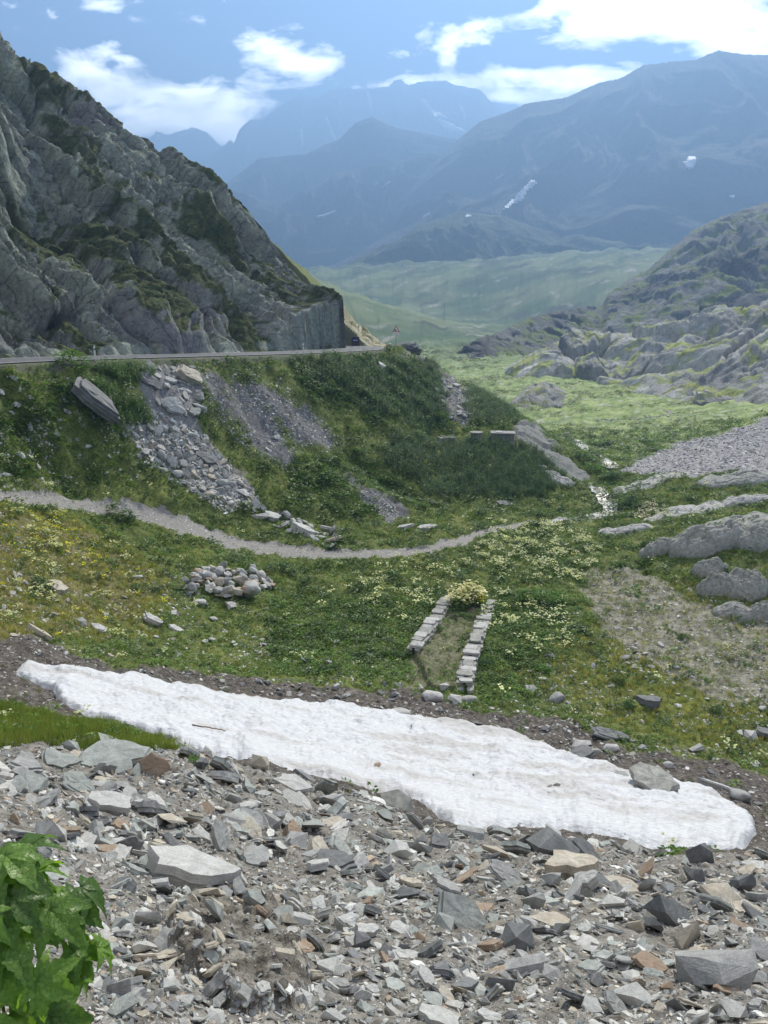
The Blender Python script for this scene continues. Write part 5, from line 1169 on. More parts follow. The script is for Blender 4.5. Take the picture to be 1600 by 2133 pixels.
# ------------------------------------------------------------------ stream
MWAT = MT('water'); MWAT.b.inputs['Base Color'].default_value = (.10, .12, .12, 1); MWAT.b.inputs['Roughness'].default_value = .4; MWAT.b.inputs['Specular IOR Level'].default_value = .6
_nb = MWAT.bump(MWAT.noise(7, 4, .6), .6, .05); MWAT.l(_nb, MWAT.b.inputs['Normal']); MWAT = MWAT.m
def water(pts, name='stream'):
    px_, py_, pz_ = hit([p[0] for p in pts], [p[1] for p in pts], 20, 120); L = resample([(px_[i], py_[i], pts[i][2]) for i in range(len(pts))], 70); g = np.gradient(L[:, :2], axis=0); g /= np.linalg.norm(g, axis=1)[:, None]
    nrm = np.stack([-g[:, 1], g[:, 0]], 1); w_ = L[:, 2] * (1 + .4 * fbm(np.arange(70) * .23, np.zeros(70), 3, 77)); a = L[:, :2] + nrm * w_[:, None] / 2; b = L[:, :2] - nrm * w_[:, None] / 2
    rows = np.stack([a * (1 - k) + b * k for k in np.linspace(0, 1, 7)], 1); zz = field_z(rows[..., 0], rows[..., 1]); zz = zz * .3 + zz.mean(1)[:, None] * .7 + .07
    V = np.concatenate([rows, zz[..., None]], -1); ids = np.arange(70 * 7).reshape(70, 7); q = np.stack([ids[:-1, :-1], ids[1:, :-1], ids[1:, 1:], ids[:-1, 1:]], -1).reshape(-1, 4)
    tag(mesh_np(name, V.reshape(-1, 3), q, MWAT), kind='structure')
water([(1235,1012,1.2),(1255,1030,1.4),(1272,1052,1.7),(1280,1064,1.8),(1262,1072,1.6),(1225,1078,1.5),(1190,1080,1.1),(1160,1086,.8),(1125,1094,.6)])
water([(1150,880,2.0),(1180,885,2.5),(1200,920,3),(1225,945,2.5),(1262,962,2),(1280,975,1.5)])
field_stones('stream_pebbles', 1500, [(1225,1005),(1255,1005),(1300,1055),(1300,1075),(1200,1090),(1130,1100),(1150,1080),(1240,1060)], 3, 10, (1, 5, 1, 1, .2, 1, 6))
# ------------------------------------------------------------------ snow left on the far slopes
MSN = mat_plain('far_snow', (.85, .87, .9), .7, .02, .08, .1, .5, False)
def far_snow(ri, poly, lab):
    Tt, Rr, Zz = RGRID[ri]; t = Tt[:, 0]; T = np.maximum.accumulate(Zz / Rr, axis=1)
    us = [p[0] for p in poly]; vs = [p[1] for p in poly]; stp = max(.8, min(max(us) - min(us), max(vs) - min(vs)) / 14)
    U, V = np.meshgrid(np.arange(min(us) - stp, max(us) + 2 * stp, stp), np.arange(min(vs) - stp, max(vs) + 2 * stp, stp), indexing='ij')
    U2 = U + 1.5 * stp * fbm(U / stp / 3, V / stp / 3, 3, 55); V2 = V + 1.2 * stp * fbm(U / stp / 3, V / stp / 3, 3, 57); ins = in_poly(U2, V2, poly)
    a, dy, dz = pix_dir(U, V); h = np.hypot(a, dy); tn = dz / h; i = np.rint(np.interp(np.arctan2(a, dy), t, np.arange(len(t)))).astype(int)
    j = np.clip((T[i] < tn[..., None]).sum(-1), 1, T.shape[1] - 1); t0, t1 = T[i, j - 1], T[i, j]; k = np.clip((tn - t0) / np.maximum(t1 - t0, 1e-9), 0, 1); r = Rr[i, j - 1] * (1 - k) + Rr[i, j] * k
    f = ins.astype(float); f2 = f.copy(); f2[1:-1, 1:-1] = (f[1:-1, 1:-1] * 2 + f[2:, 1:-1] + f[:-2, 1:-1] + f[1:-1, 2:] + f[1:-1, :-2]) / 6
    r = r * (1 - .011 * (f2 > .1) * (.35 + .65 * f2)); X_, Y__, Z_ = a / h * r, dy / h * r, tn * r + r * .0012 * f2
    ids = np.arange(U.size).reshape(U.shape); m = (ins[:-1, :-1].astype(int) + ins[1:, :-1] + ins[1:, 1:] + ins[:-1, 1:]) >= 2; q = np.stack([ids[:-1, :-1], ids[1:, :-1], ids[1:, 1:], ids[:-1, 1:]], -1)[m]
    if not len(q): return
    used, inv = np.unique(q, return_inverse=True); o = mesh_np('snow_field', np.stack([X_, Y__, Z_], -1).reshape(-1, 3)[used], inv.reshape(-1, 4), MSN)
    tag(o, lab, 'snow field', 'snow left on the far slopes', 'thing')
FSN = [('RM',[(1113,375),(1118,379),(1100,398),(1088,416),(1062,430),(1047,438),(1060,424),(1076,409),(1093,391)],'long diagonal snow tongue on the shaded right mountain'),
 ('RM',[(1052,362),(1048,368),(1028,379),(1036,370)],'thin short snow streak above left of the long diagonal tongue'),
 ('RM',[(1420,338),(1432,335),(1433,327),(1450,326),(1450,338),(1440,356),(1430,350)],'shield-shaped snow field high on the right mountain'),
 ('RM',[(1518,409),(1531,407),(1530,414),(1524,416)],'small round snow spot at the right under the shield-shaped field'),
 ('S3',[(1347,485),(1350,474),(1366,468),(1362,478),(1352,486)],'small snow spot at the foot of the right mountain above the rocky hill'),
 ('S3',[(878,457),(885,448),(896,443),(894,450),(884,457)],'small snow spot on the left end of the low hazy hills'),
 ('S3',[(968,451),(975,447),(983,450),(980,455),(970,455)],'bright small snow spot on the middle of the low hazy hills'),
 ('S3',[(1168,467),(1176,474),(1186,478),(1184,482),(1174,478)],'slanting small snow streak on the right of the low hazy hills'),
 ('M2',[(656,452),(676,447),(700,438),(698,444),(680,452),(664,456)],'curved snow streak on the dark slope at the left of the valley'),
 ('M2',[(794,392),(812,377),(811,383),(800,391)],'short snow streak on the middle slope, right one of two'),
 ('M2',[(778,386),(788,378),(784,386)],'short snow streak on the middle slope, left one of two'),
 ('MM',[(903,252),(916,249),(940,258),(968,272),(974,281),(950,280),(925,270)],'wide bright glacier remnant low on the far massif'),
 ('MM',[(872,200),(880,205),(898,228),(932,246),(930,252),(905,242),(888,225)],'steep snow gully leading down to the glacier remnant'),
 ('MM',[(762,190),(767,190),(776,215),(775,240),(770,225)],'narrow vertical snow gully left of the round summit of the far massif'),
 ('MM',[(676,244),(682,246),(698,288),(700,300),(690,280)],'narrow slanting snow gully on the left part of the far massif'),
 ('MM',[(625,270),(629,270),(634,300),(628,312)],'faintest snow gully on the left part of the far massif'),
 ('MM',[(735,186),(775,184),(812,181),(812,185),(775,189),(742,191)],'thin snow cap along the crest of the far massif'),
 ('MM',[(955,215),(960,218),(972,245),(968,248)],'short snow streak below the right end of the far massif'),
 ('ML',[(368,286),(385,278),(400,267),(412,268),(400,277),(385,284),(372,290)],'snow on the summit of the small distant twin peak'),
 ('ML',[(322,283),(332,280),(336,287),(326,289)],'snow spot on the left top of the small distant twin peak')]
for a, b, c in FSN: far_snow(a, b, c)
# ------------------------------------------------------------------ plants
MLEAF = mat_leaf('herb_leaf', True, trans=.3)
def quad_tris(b): return [(b, b + 1, b + 2), (b, b + 2, b + 3)]
def tmpl_clump(seed, n=18, rad=.5, ht=.5, leaf=.26, wid=.55, up=.5):
    r = random.Random(seed); V, T, Cc = [], [], []
    for i in range(n):
        a = r.uniform(0, 6.283); q = rad * math.sqrt(r.random()); zb = ht * (1 - (q / rad) ** 2) * r.uniform(.35, 1.0)
        l = leaf * r.uniform(.6, 1.2); w_ = l * wid; d = Vector((math.cos(a + r.uniform(-.9, .9)), math.sin(a + r.uniform(-.9, .9)), r.uniform(-.2, up))).normalized()
        s = d.cross(Vector((0, 0, 1))).normalized(); c = Vector((q * math.cos(a), q * math.sin(a), zb)); b = len(V); u_ = s.cross(d)
        V += [c - d * l * .5, c + s * w_ * .5 + u_ * l * .1, c + d * l * .5 - u_ * l * .12, c - s * w_ * .5 + u_ * l * .1]; T += quad_tris(b); k = r.uniform(.7, 1.25); Cc += [(k, k * r.uniform(.95, 1.05), k * .9)] * 4
    return np.array([v[:] for v in V], np.float32), np.array(T, np.int32), np.array(Cc, np.float32)
def tmpl_blades(seed, n=16, rad=.35, ht=1., wid=.05, lean=.35):
    r = random.Random(seed); V, T, Cc = [], [], []
    for i in range(n):
        a = r.uniform(0, 6.283); q = rad * math.sqrt(r.random()); h = ht * r.uniform(.5, 1.1); la = r.uniform(0, 6.283); ln = r.uniform(0, lean) * h; w_ = wid * r.uniform(.6, 1.4); wa = r.uniform(0, 3.14)
        b = len(V); x, y = q * math.cos(a), q * math.sin(a); V += [Vector((x - w_ * math.cos(wa) / 2, y - w_ * math.sin(wa) / 2, -.05)), Vector((x + w_ * math.cos(wa) / 2, y + w_ * math.sin(wa) / 2, -.05)), Vector((x + ln * math.cos(la), y + ln * math.sin(la), h))]
        T.append((b, b + 1, b + 2)); k = r.uniform(.75, 1.25); Cc += [(k * .8, k * .8, k * .8), (k * .8, k * .8, k * .8), (k * 1.1, k * 1.1, k)]
    return np.array([v[:] for v in V], np.float32), np.array(T, np.int32), np.array(Cc, np.float32)
def tmpl_herb(seed, n=7):
    """upright leafy stalks (willow herb, nettle)"""
    r = random.Random(seed); V, T, Cc = [], [], []
    for i in range(n):
        a = r.uniform(0, 6.283); q = .32 * math.sqrt(r.random()); h = r.uniform(.6, 1.1); x, y = q * math.cos(a), q * math.sin(a); lx_, ly_ = r.uniform(-.12, .12), r.uniform(-.12, .12)
        for j in range(9):
            t = (j + .5) / 9; z = h * t; la = r.uniform(0, 6.283); l = .2 * (1 - t * .65) * r.uniform(.7, 1.2); d = Vector((math.cos(la), math.sin(la), .75)).normalized(); s = d.cross(Vector((0, 0, 1))).normalized() * l * .22; c = Vector((x + lx_ * t, y + ly_ * t, z)); b = len(V)
            V += [c - s, c + s, c + d * l]; T.append((b, b + 1, b + 2)); k = r.uniform(.75, 1.2) * (.85 + .3 * t); Cc += [(k, k, k)] * 3
    return np.array([v[:] for v in V], np.float32), np.array(T, np.int32), np.array(Cc, np.float32)
def tmpl_flower(seed, n=10, colr=(5, 5, 3)):
    """pale flower heads standing over leaves"""
    r = random.Random(seed); A = tmpl_clump(seed, 9, .4, .35, .3, .5); V, T, Cc = [list(map(tuple, A[0])), list(map(tuple, A[1])), list(map(tuple, A[2]))]
    for i in range(n):
        a = r.uniform(0, 6.283); q = .42 * math.sqrt(r.random()); z = r.uniform(.4, .72); c = Vector((q * math.cos(a), q * math.sin(a), z)); s = r.uniform(.05, .1)
        for k_ in range(2):
            b = len(V); aa = r.uniform(0, 3.14)
            for w_ in range(4):
                an = aa + w_ * math.pi / 2; V.append((c.x + s * math.cos(an), c.y + s * math.sin(an), c.z + r.uniform(-.5, .5) * s)); Cc.append(colr)
            T += quad_tris(b)
    return np.array(V, np.float32), np.array(T, np.int32), np.array(Cc, np.float32)
# where things grow: one weight per terrain grid cell
cell = (RR[:-1, :-1] * (TH[1:, :-1] - TH[:-1, :-1])) * (RR[:-1, 1:] - RR[:-1, :-1])
view = (np.abs(TH[:-1, :-1]) < R(34)) & ~((GY[:-1, :-1] > 108) & (GX[:-1, :-1] < 7)) & (RR[:-1, :-1] > 9) & (RR[:-1, :-1] < 130)
def sow(n, weight, jig=True):
    p = (cell * weight[:-1, :-1] * view).ravel(); p = p / p.sum(); k = rng.choice(len(p), n, p=p); i, j = np.divmod(k, NR - 1)
    a, b = rng.random(n), rng.random(n); t = th[i] * (1 - a) + th[i + 1] * a; l = lr[j] * (1 - b) + lr[j + 1] * b; r = np.exp(l); x, y = r * np.sin(t), r * np.cos(t)
    return x, y, field_z(x, y), r
def zf(poly, rmin=0, rmax=1e9, n=3): return soft(zone(poly, rmin, rmax), n)
bare = np.clip(soft(Z_FORE_SCREE, 3) + soft(Z_SOIL, 5) * .9 + soft(Z_SNOW, 2) * 3 + soft(Z_SCR1, 4) * .9 + scr2_f * .9 + soft(Z_SCR3, 3) * .8 + soft(Z_SLAB, 3) + soft(Z_PATH, 2) + bare_f * .55 + soft(Z_RUIN, 3) * .35 + soft(Z_SCRF, 3) + (rd < RW / 2 + .5) + cm, 0, 1)
green = (1 - bare) ** 1.5 * np.clip(1.1 - RR / 140, .15, 1)
patch = np.clip(.55 + 1.6 * fbm(GX * .28, GY * .28, 4, 801), .03, 1); patch2 = np.clip(fbm(GX * .5, GY * .5, 4, 811) * 3 + .1, 0, 1)
dry = zf([(-300,1050),(0,1050),(150,1080),(360,1190),(330,1330),(60,1340),(-300,1330)], 20, 60, 6)
right_dry = zf([(1230,1190),(1700,1250),(1700,1600),(1300,1520),(1050,1400),(1230,1300)], 25, 70, 6)
lush = zf([(560,1240),(900,1250),(860,1420),(560,1400)], 25, 60, 4) + zf([(1010,1220),(1230,1260),(1280,1400),(1000,1470),(985,1400)], 25, 60, 4) + zf([(0,800),(250,800),(260,1010),(0,1020)], 40, 80, 4) + zf([(590,745),(880,750),(930,890),(760,880),(620,800)], 60, 120, 4) + zf([(560,960),(760,940),(900,1060),(700,1080)], 50, 90, 4)
knoll = zf([(590,742),(800,742),(880,755),(905,830),(925,895),(850,905),(740,850),(640,800)], 60, 125, 3) * .8 + zf([(830,915),(930,922),(1105,922),(1170,985),(1130,1040),(900,1035),(790,960)], 50, 110, 3) + zf([(990,790),(1080,860),(1060,890),(985,880),(960,820)], 60, 125, 3) * .6 + zf([(880,760),(905,760),(930,830),(920,880),(900,860)], 60, 125, 2)
def tint(n, a, b, dk=.25): 
    t = rng.random((n, 1)); return 2.15 * (np.array(a) * (1 - t) + np.array(b) * t) * rng.uniform(1 - dk, 1 + dk, (n, 1))
CL = [tmpl_clump(i, 18) for i in range(10)]; BLD = [tmpl_blades(i + 40) for i in range(8)]; HB = [tmpl_herb(i + 60) for i in range(8)]
def far_scale(r): return 1 + np.clip((r - 35) / 90, 0, .8)
# short turf everywhere
x, y, z, r = sow(42000, green * (.35 + .65 * patch)); s = rng.uniform(.10, .26, len(x)) * far_scale(r)
merge('grass', BLD, np.stack([x, y, z], -1), s, tint(len(x), (.055, .075, .016), (.15, .16, .035)), None, .15, rng.uniform(.5, 1.1, len(x)), mat=MLEAF)
# low leafy undergrowth
wgt = green * (.12 + patch * .5 + lush * 1.1) * (1 - .8 * np.clip(dry, 0, 1)) * (1 - .75 * np.clip(right_dry, 0, 1))
x, y, z, r = sow(26000, wgt); s = rng.uniform(.22, .62, len(x)) * far_scale(r)
merge('undergrowth', CL, np.stack([x, y, z - .03], -1), s, tint(len(x), (.042, .08, .014), (.085, .14, .026)), None, .2, rng.uniform(.6, 1.1, len(x)), mat=MLEAF)
x, y, z, r = sow(5200, green * patch2 * (.3 + lush)); s = rng.uniform(.45, 1.1, len(x)) * far_scale(r) * np.clip(r / 45, .55, 1)
merge('undergrowth', CL, np.stack([x, y, z - .03], -1), s, tint(len(x), (.025, .052, .012), (.06, .10, .022)), None, .2, rng.uniform(.6, 1., len(x)), mat=MLEAF)
# tall herbs on the knoll and under the road
x, y, z, r = sow(6500, knoll * (1 - (rd < RW / 2 + .6)) * (1 - .9 * np.clip(soft(Z_SLAB, 3) * 2, 0, 1))); s = rng.uniform(.55, 1.25, len(x))
merge('tall_herbs', HB, np.stack([x, y, z - .05], -1), s, tint(len(x), (.02, .042, .014), (.055, .09, .03)), None, .08, None, mat=MLEAF)
bush = zf([(130,745),(250,752),(330,790),(240,800),(150,770)], 45, 80, 2) + zf([(180,800),(300,860),(310,890),(230,890)], 45, 80, 2)
x, y, z, r = sow(420, bush * (rd > RW / 2 + .7)); s = rng.uniform(.6, 1.2, len(x))
merge('tall_herbs', HB, np.stack([x, y, z - .05], -1), s, tint(len(x), (.035, .07, .016), (.07, .115, .03)), None, .08, None, mat=MLEAF)
# grass wedge in front of the snow
wd = zf([(-300,1475),(0,1472),(60,1480),(200,1514),(330,1542),(430,1590),(350,1558),(180,1552),(0,1556),(-300,1590)], 9, 26, 2)
x, y, z, r = sow(5200, wd); s = rng.uniform(.12, .3, len(x)); merge('grass', BLD, np.stack([x, y, z], -1), s, tint(len(x), (.06, .09, .02), (.13, .15, .045)), None, .2, None, mat=MLEAF)
# low shrubs dotting the bright valley and the pasture beyond
view2 = (np.abs(TH[:-1, :-1]) < R(34)) & (RR[:-1, :-1] > 100) & (RR[:-1, :-1] < 380) & (GX[:-1, :-1] > -25 + .0 * RR[:-1, :-1])
_v = view; view = view2; wv_ = np.clip(fbm(GX / 18, GY / 12, 4, 861) * 3 + .2, 0, 1) / np.maximum(RR, 60) ** 1.2 * (1 - soft(Z_SCRF, 3)); wv_ = np.where(((GY > 108) & (GY < 170) & (GX < 7)), 0, wv_)
x, y, z, r = sow(6000, wv_); view = _v; s = r * rng.uniform(.004, .012, len(x)) + .3
merge('valley_scrub', CL, np.stack([x, y, z - .1], -1), s, tint(len(x), (.04, .07, .02), (.12, .14, .04)), None, .2, rng.uniform(.3, .7, len(x)), mat=MLEAF)
# dry stalks and pale tufts on the left
x, y, z, r = sow(7000, np.clip(dry + .6 * right_dry, 0, 1) * green); s = rng.uniform(.12, .34, len(x)); merge('dry_grass', BLD, np.stack([x, y, z], -1), s, tint(len(x), (.13, .14, .04), (.26, .23, .10)), None, .2, None, mat=MLEAF)
# flowers
FLP = [tmpl_flower(i + 80, 10, (5.6, 3.2, 7.2)) for i in range(6)]; FLW = [tmpl_flower(i + 90, 12, (6.9, 3.8, 11)) for i in range(4)]; FLY = [tmpl_flower(i + 95, 12, (5.8, 3.5, .6)) for i in range(4)]
pale = (zf([(1020,1090),(1200,1090),(1250,1160),(1220,1215),(1060,1210),(960,1180)], 35, 75, 3) + .7 * zf([(1010,1230),(1180,1240),(1230,1330),(1180,1380),(1000,1320)], 30, 60, 3) + .35 * zf([(820,1150),(960,1180),(940,1250),(840,1300),(700,1240)], 30, 60, 3) + .35 * zf([(0,950),(120,980),(250,1030),(240,1060),(0,1030)], 35, 60, 3)
        + .5 * zf([(40,1050),(130,1060),(120,1260),(60,1240)], 30, 60, 3) + .08 * dry + .025) * green * np.clip(fbm(GX * .7, GY * .7, 3, 851) * 3 + .35, 0, 1)
x, y, z, r = sow(1050, pale); s = rng.uniform(.35, .75, len(x)); merge('wildflowers', FLP, np.stack([x, y, z], -1), s, tint(len(x), (.045, .085, .022), (.07, .12, .03), .15), None, .12, None, mat=MLEAF)
x, y, z, r = sow(130, zf([(1330,1055),(1395,1060),(1400,1080),(1320,1075)], 40, 80, 2)); merge('wildflowers', FLW, np.stack([x, y, z], -1), rng.uniform(.3, .5, len(x)), tint(len(x), (.045, .08, .02), (.06, .1, .03), .1), None, .12, None, mat=MLEAF)
yel = zf([(880,930),(960,960),(930,1010),(880,990)], 50, 90, 2) * .5 + zf([(0,1040),(140,1080),(260,1200),(150,1200),(0,1120)], 30, 55, 3) * .15 + dry * .03
x, y, z, r = sow(260, yel * green); merge('wildflowers', FLY, np.stack([x, y, z], -1), rng.uniform(.2, .45, len(x)), tint(len(x), (.06, .10, .02), (.08, .12, .02), .1), None, .12, None, mat=MLEAF)
# flowering bushes between the two walls, as things
def plant_thing(name, temps, u, v, wpx, nclump, ca1, ca2, lab, cat='shrub', hz=.7, seed=0, flower=None, group=None):
    x0, y0, z0 = ground_at(u, v, 8, 130); W = px_size(x0, y0, z0, wpx); r = random.Random(seed + int(u)); Vs, Ts, Cs = [], [], []; b = 0
    for i in range(nclump):
        a = r.uniform(0, 6.283); q = W / 2 * .8 * math.sqrt(r.random()); s = W * r.uniform(.35, .55) * (1 - .25 * q / (W / 2)); t = temps[r.randrange(len(temps))]; ya = r.uniform(0, 6.283); c_, s_ = math.cos(ya), math.sin(ya)
        VV = t[0] * s; VV = np.stack([VV[:, 0] * c_ - VV[:, 1] * s_, VV[:, 0] * s_ + VV[:, 1] * c_, VV[:, 2]], -1); px_, py_ = q * math.cos(a), q * math.sin(a) * .9
        gz = float(field_z(np.array([x0 + px_]), np.array([y0 + py_]))[0]) - z0
        VV = VV + [px_, py_, gz + W * hz * .45 * (1 - (q / (W / 2)) ** 2) * r.random()]; k = r.random(); col_ = 1.8 * np.array(ca1) * (1 - k) + 1.8 * np.array(ca2) * k
        Vs.append(VV); Ts.append(t[1] + b); Cs.append(t[2] * col_); b += len(VV)
    o = mesh_np(name, np.concatenate(Vs), np.concatenate(Ts), MLEAF, False, np.concatenate(Cs).astype(np.float32)); o.location = (x0, y0, z0); tag(o, lab, cat, group, 'thing'); return o
plant_thing('flowering_bush', FLP, 972, 1262, 95, 46, (.05, .09, .02), (.08, .13, .03), 'pale flowering bush filling the head of the ruin between its walls')
plant_thing('yellow_flower_clump', FLY, 1000, 1262, 44, 14, (.06, .10, .02), (.08, .12, .02), 'bright yellow flowers at the right of the pale bush on the ruin', 'flowers')
SHR = [(85,1225,62,'round dark green tuft in the dry left meadow, nearest the left edge'),(212,1205,34,'small upright green tuft right of the round dark one, left meadow'),(600,1190,58,'green bush at the end of the boulder heap below the path'),(692,1146,34,'dark green bush growing at the lower rim of the path'),
 (885,1138,34,'dark green bush where the path narrows'),(250,1075,64,'leafy tuft at the upper left part of the path'),(1150,1258,88,'large bright leafy plant in the meadow right of the ruin'),(1090,1252,60,'dark leafy clump between ruin and the large bright leafy plant'),
 (1303,1050,70,'dark green bush beside the stream at the back of the hollow'),(1002,1075,38,'round bush at the foot of the green knoll'),(1172,1068,34,'dark round bush left of the stream pool'),(1118,1094,26,'small dark bush left of the stream end'),(912,1312,30,'small grass tuft growing between the ruin walls'),
 (1560,1042,46,'bright green bush among the rocks at the right edge'),(1240,985,60,'dark low shrub right of the big slab by the bright valley'),(1215,960,44,'dark low shrub just behind the big slab'),(1275,1000,46,'dark shrub at the foot of the valley scree'),(560,1190,36,'small leafy bush above the boulder heap end'),
 (1010,1385,42,'leafy green clump touching the foot of the right ruin wall'),(1128,1398,50,'round bright clump in the meadow above the flat pale boulder'),(1290,1420,40,'round dark tuft in the right meadow'),(1300,1478,46,'dark tuft above the jagged dark boulder'),(1492,1482,34,'dark round tuft at the far right of the meadow'),
 (1420,1330,30,'small green tuft on the bare gravelly ground'),(345,1195,36,'green tuft left of the boulder heap'),(640,1215,44,'low green bush right of the boulder heap'),(410,1592,46,'bright green leafy plant at the rim of the scree next to the snow'),(100,1068,36,'pale leafy tuft beside the path at the far left'),
 (480,1170,30,'tiny dark bush above the boulder heap'),(830,1370,40,'leafy clump touching the foot of the left ruin wall'),(1060,1180,40,'leafy clump in the pale flowers behind the ruin'),(150,762,84,'bright green bush at the road edge under the left roadside post'),(1400,1395,28,'green tuft beside the bare ground in the right meadow')]
for i, (u, v, wp, lab) in enumerate(SHR):
    br = 'bright' in lab; plant_thing('shrub', CL if i % 3 else CL + HB[:3], u, v, wp, 22 if wp > 40 else 14, (.05, .10, .02) if br else (.022, .055, .014), (.10, .18, .035) if br else (.05, .10, .022), lab, 'plant', seed=i)
# ------------------------------------------------------------------ the big-leaved plant in the lower left corner
def leaf_mesh(seed):
    r = random.Random(seed); V, T = [], []
    lob = [(0, 1.0), (.85, .82), (-.85, .82), (1.75, .55), (-1.75, .55)]
    for li, (an, ln) in enumerate(lob):
        an += r.uniform(-.08, .08); ln *= r.uniform(.92, 1.08); n = 15; dx_, dy_ = math.sin(an), math.cos(an); ph = r.uniform(0, 1); b = len(V)
        for i in range(n + 1):
            t = i / n; saw = (t * 6.5 + ph) % 1.0; w_ = .20 * ln * (math.sin(math.pi * min(1, t ** .72)) ** .8) * (1 + .28 * (1 - saw) - .1) if 0 < i < n else .012
            lobeb = 1 + .35 * math.exp(-((t - .5) / .12) ** 2) if ln > .7 else 1
            w_ *= lobeb; z = .05 * math.sin(t * 3) - .30 * t * t * ln + r.uniform(-.006, .006)
            cx0, cy0 = dx_ * t * ln, dy_ * t * ln
            for s_, k in ((-1, 1.), (-.5, .5), (0, 0), (.5, .5), (1, 1.)):
                fwd = .10 * abs(s_) * (1 - saw) * ln * .5
                V.append((cx0 + dy_ * w_ * s_ + dx_ * fwd, cy0 - dx_ * w_ * s_ + dy_ * fwd, z + abs(s_) * .09 * (w_ / .2) - .035 * (s_ * s_) + (.012 if abs(s_) == .5 and i % 2 else 0) + li * .004))
        for i in range(n):
            for k in range(4):
                a = b + i * 5 + k; T.append((a, a + 1, a + 6, a + 5))
    return V, T
def mat_bigleaf(name, c1, c2):
    t = MT(name); p = t.pos(True); c = t.mix(t.rng(t.noise(9, 4, .6, p), .35, .65, 0, 1), c1, c2)
    vv = t.n('ShaderNodeTexVoronoi', feature='DISTANCE_TO_EDGE'); t.l(p, vv.inputs['Vector']); vv.inputs['Scale'].default_value = 9; vein = t.rng(vv.outputs['Distance'], 0, .06, 0, 1)
    c = t.mix(t.rng(vv.outputs['Distance'], 0, .04, .45, 0), c, (.16, .24, .06)); t.put(t.b.inputs['Base Color'], c); t.b.inputs['Roughness'].default_value = .42; t.b.inputs['Specular IOR Level'].default_value = .45
    nb = t.bump(vein, .5, .02); t.l(nb, t.b.inputs['Normal']); tr = t.n('ShaderNodeBsdfTranslucent'); t.l(t.mix(1., c, (2.1, 2.2, .5), 'MULTIPLY'), tr.inputs['Color']); ms = t.n('ShaderNodeMixShader'); ms.inputs[0].default_value = .42
    t.l(t.b.outputs[0], ms.inputs[1]); t.l(tr.outputs[0], ms.inputs[2]); t.l(ms.outputs[0], t.out.inputs[0]); return t.m
BLM = [mat_bigleaf('broad_leaf', (.09, .17, .03), (.14, .25, .04)), mat_bigleaf('broad_leaf_light', (.13, .24, .04), (.20, .33, .06)), mat_bigleaf('broad_leaf_dark', (.055, .12, .025), (.10, .18, .04))]
MSTEM = mat_plain('green_stem', (.09, .14, .04), .6, 8, .2, .1)
LM = []
for i in range(6):
    V, T = leaf_mesh(i); me = bpy.data.meshes.new('leaf'); me.from_pydata(V, [], T); me.materials.append(BLM[i % 3])
    for p in me.polygons: p.use_smooth = True
    LM.append(me)
bx_, by_ = -.93, 1.52; bz_ = float(field_z(np.array([bx_]), np.array([by_]))[0])
root = empty('broad_leaved_plant', (bx_, by_, bz_)); tag(root, 'large broad-leaved green plant in the lower left corner, close to the viewer', 'plant', None, 'thing')
pr_ = random.Random(12); cen = Vector((-.03, .0, -1.53 - bz_)); nl = 0
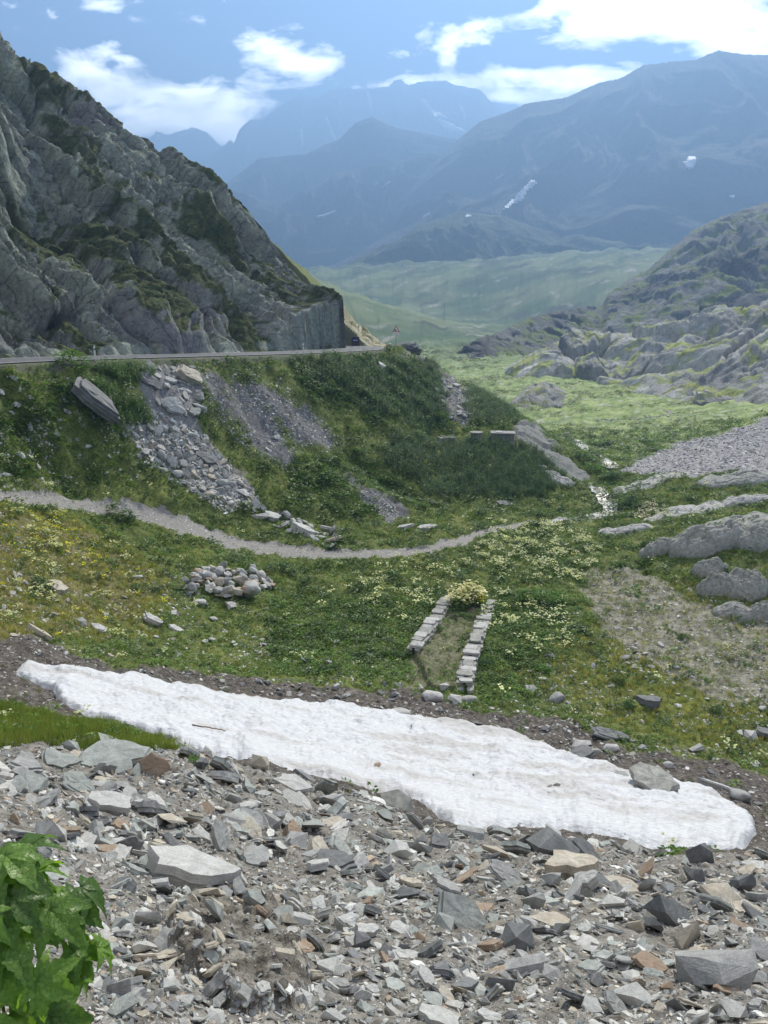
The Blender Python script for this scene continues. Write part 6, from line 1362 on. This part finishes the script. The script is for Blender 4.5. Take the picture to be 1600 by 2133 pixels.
for i in range(99):
    a = pr_.uniform(0, 6.283); el = math.asin(pr_.uniform(-.7, 1)); k = pr_.uniform(.72, 1.0); d = Vector((math.cos(a) * math.cos(el), math.sin(a) * math.cos(el), math.sin(el)))
    pos = cen + Vector((d.x * .27 * k, d.y * .26 * k, d.z * .30 * k)); nrm = (d * .7 + Vector((0, -.25, .75)) + Vector((pr_.uniform(-.3, .3), pr_.uniform(-.3, .3), pr_.uniform(-.2, .2)))).normalized()
    tip = (Vector((d.x, d.y, -.25)) + Vector((pr_.uniform(-.5, .5), pr_.uniform(-.5, .5), 0))); tip = (tip - nrm * tip.dot(nrm)).normalized(); sx = tip.cross(nrm).normalized(); M3 = Matrix((sx, tip, nrm)).transposed()
    s = pr_.uniform(.08, .125); o = bpy.data.objects.new('leaf', pr_.choice(LM)); scn.collection.objects.link(o); o.parent = root; o.rotation_mode = 'QUATERNION'; o.rotation_quaternion = M3.to_quaternion(); o.location = pos - tip * s * .3; o.scale = (s, s, s); nl += 1
    if i % 4 == 0:
        bm = bmesh.new(); p0 = Vector((pr_.uniform(-.06, .06), pr_.uniform(-.06, .06), 0)); p3 = Vector(o.location); prev = None
        for j in range(8):
            t = j / 7; p = p0.lerp(p3, t) + Vector((0, 0, .12 * math.sin(math.pi * t) )); w_ = .0055 * (1 - .4 * t); ring = [bm.verts.new(p + Vector((math.cos(q * 1.2566) * w_, math.sin(q * 1.2566) * w_, 0))) for q in range(5)]
            if prev:
                for q in range(5): bm.faces.new((prev[q], prev[(q + 1) % 5], ring[(q + 1) % 5], ring[q]))
            prev = ring
        bm_obj('stem', bm, MSTEM, root, True)
# labels that came out alike: tell them apart by their order from the left
ORD = ['first', 'second', 'third', 'fourth', 'fifth', 'sixth', 'seventh', 'eighth', 'ninth']
byl = {}
for o in ALL_LAB: byl.setdefault(o['label'], []).append(o)
bpy.context.view_layer.update()
for l, os_ in byl.items():
    if len(os_) > 1:
        os_.sort(key=lambda o: float(to_pix(*o.matrix_world.translation)[0]))
        for i, o in enumerate(os_[:9]): o['label'] = l + ', ' + ('last' if i == len(os_) - 1 else ORD[i]) + ' from left' if len(os_) > 2 else l + (', left one' if i == 0 else ', right one')

for o in ALL_LAB:
    l = o['label']
    for a_, b_ in ((' just ', ' '), ('-speckled', ''), (' from left', ''), (', right one', ' rightmost'), (', left one', ' leftmost'), ('smaller ', 'small '), ('blocky ', ''), ('sizable ', 'big '), (', far left', ', left end'), (' angular', ''), ('lying ', '')):
        if len(l.replace('-', ' ').split()) > 16: l = l.replace(a_, b_)
    if len(l.replace('-', ' ').split()) > 16: print('LONG', l)
    o['label'] = l
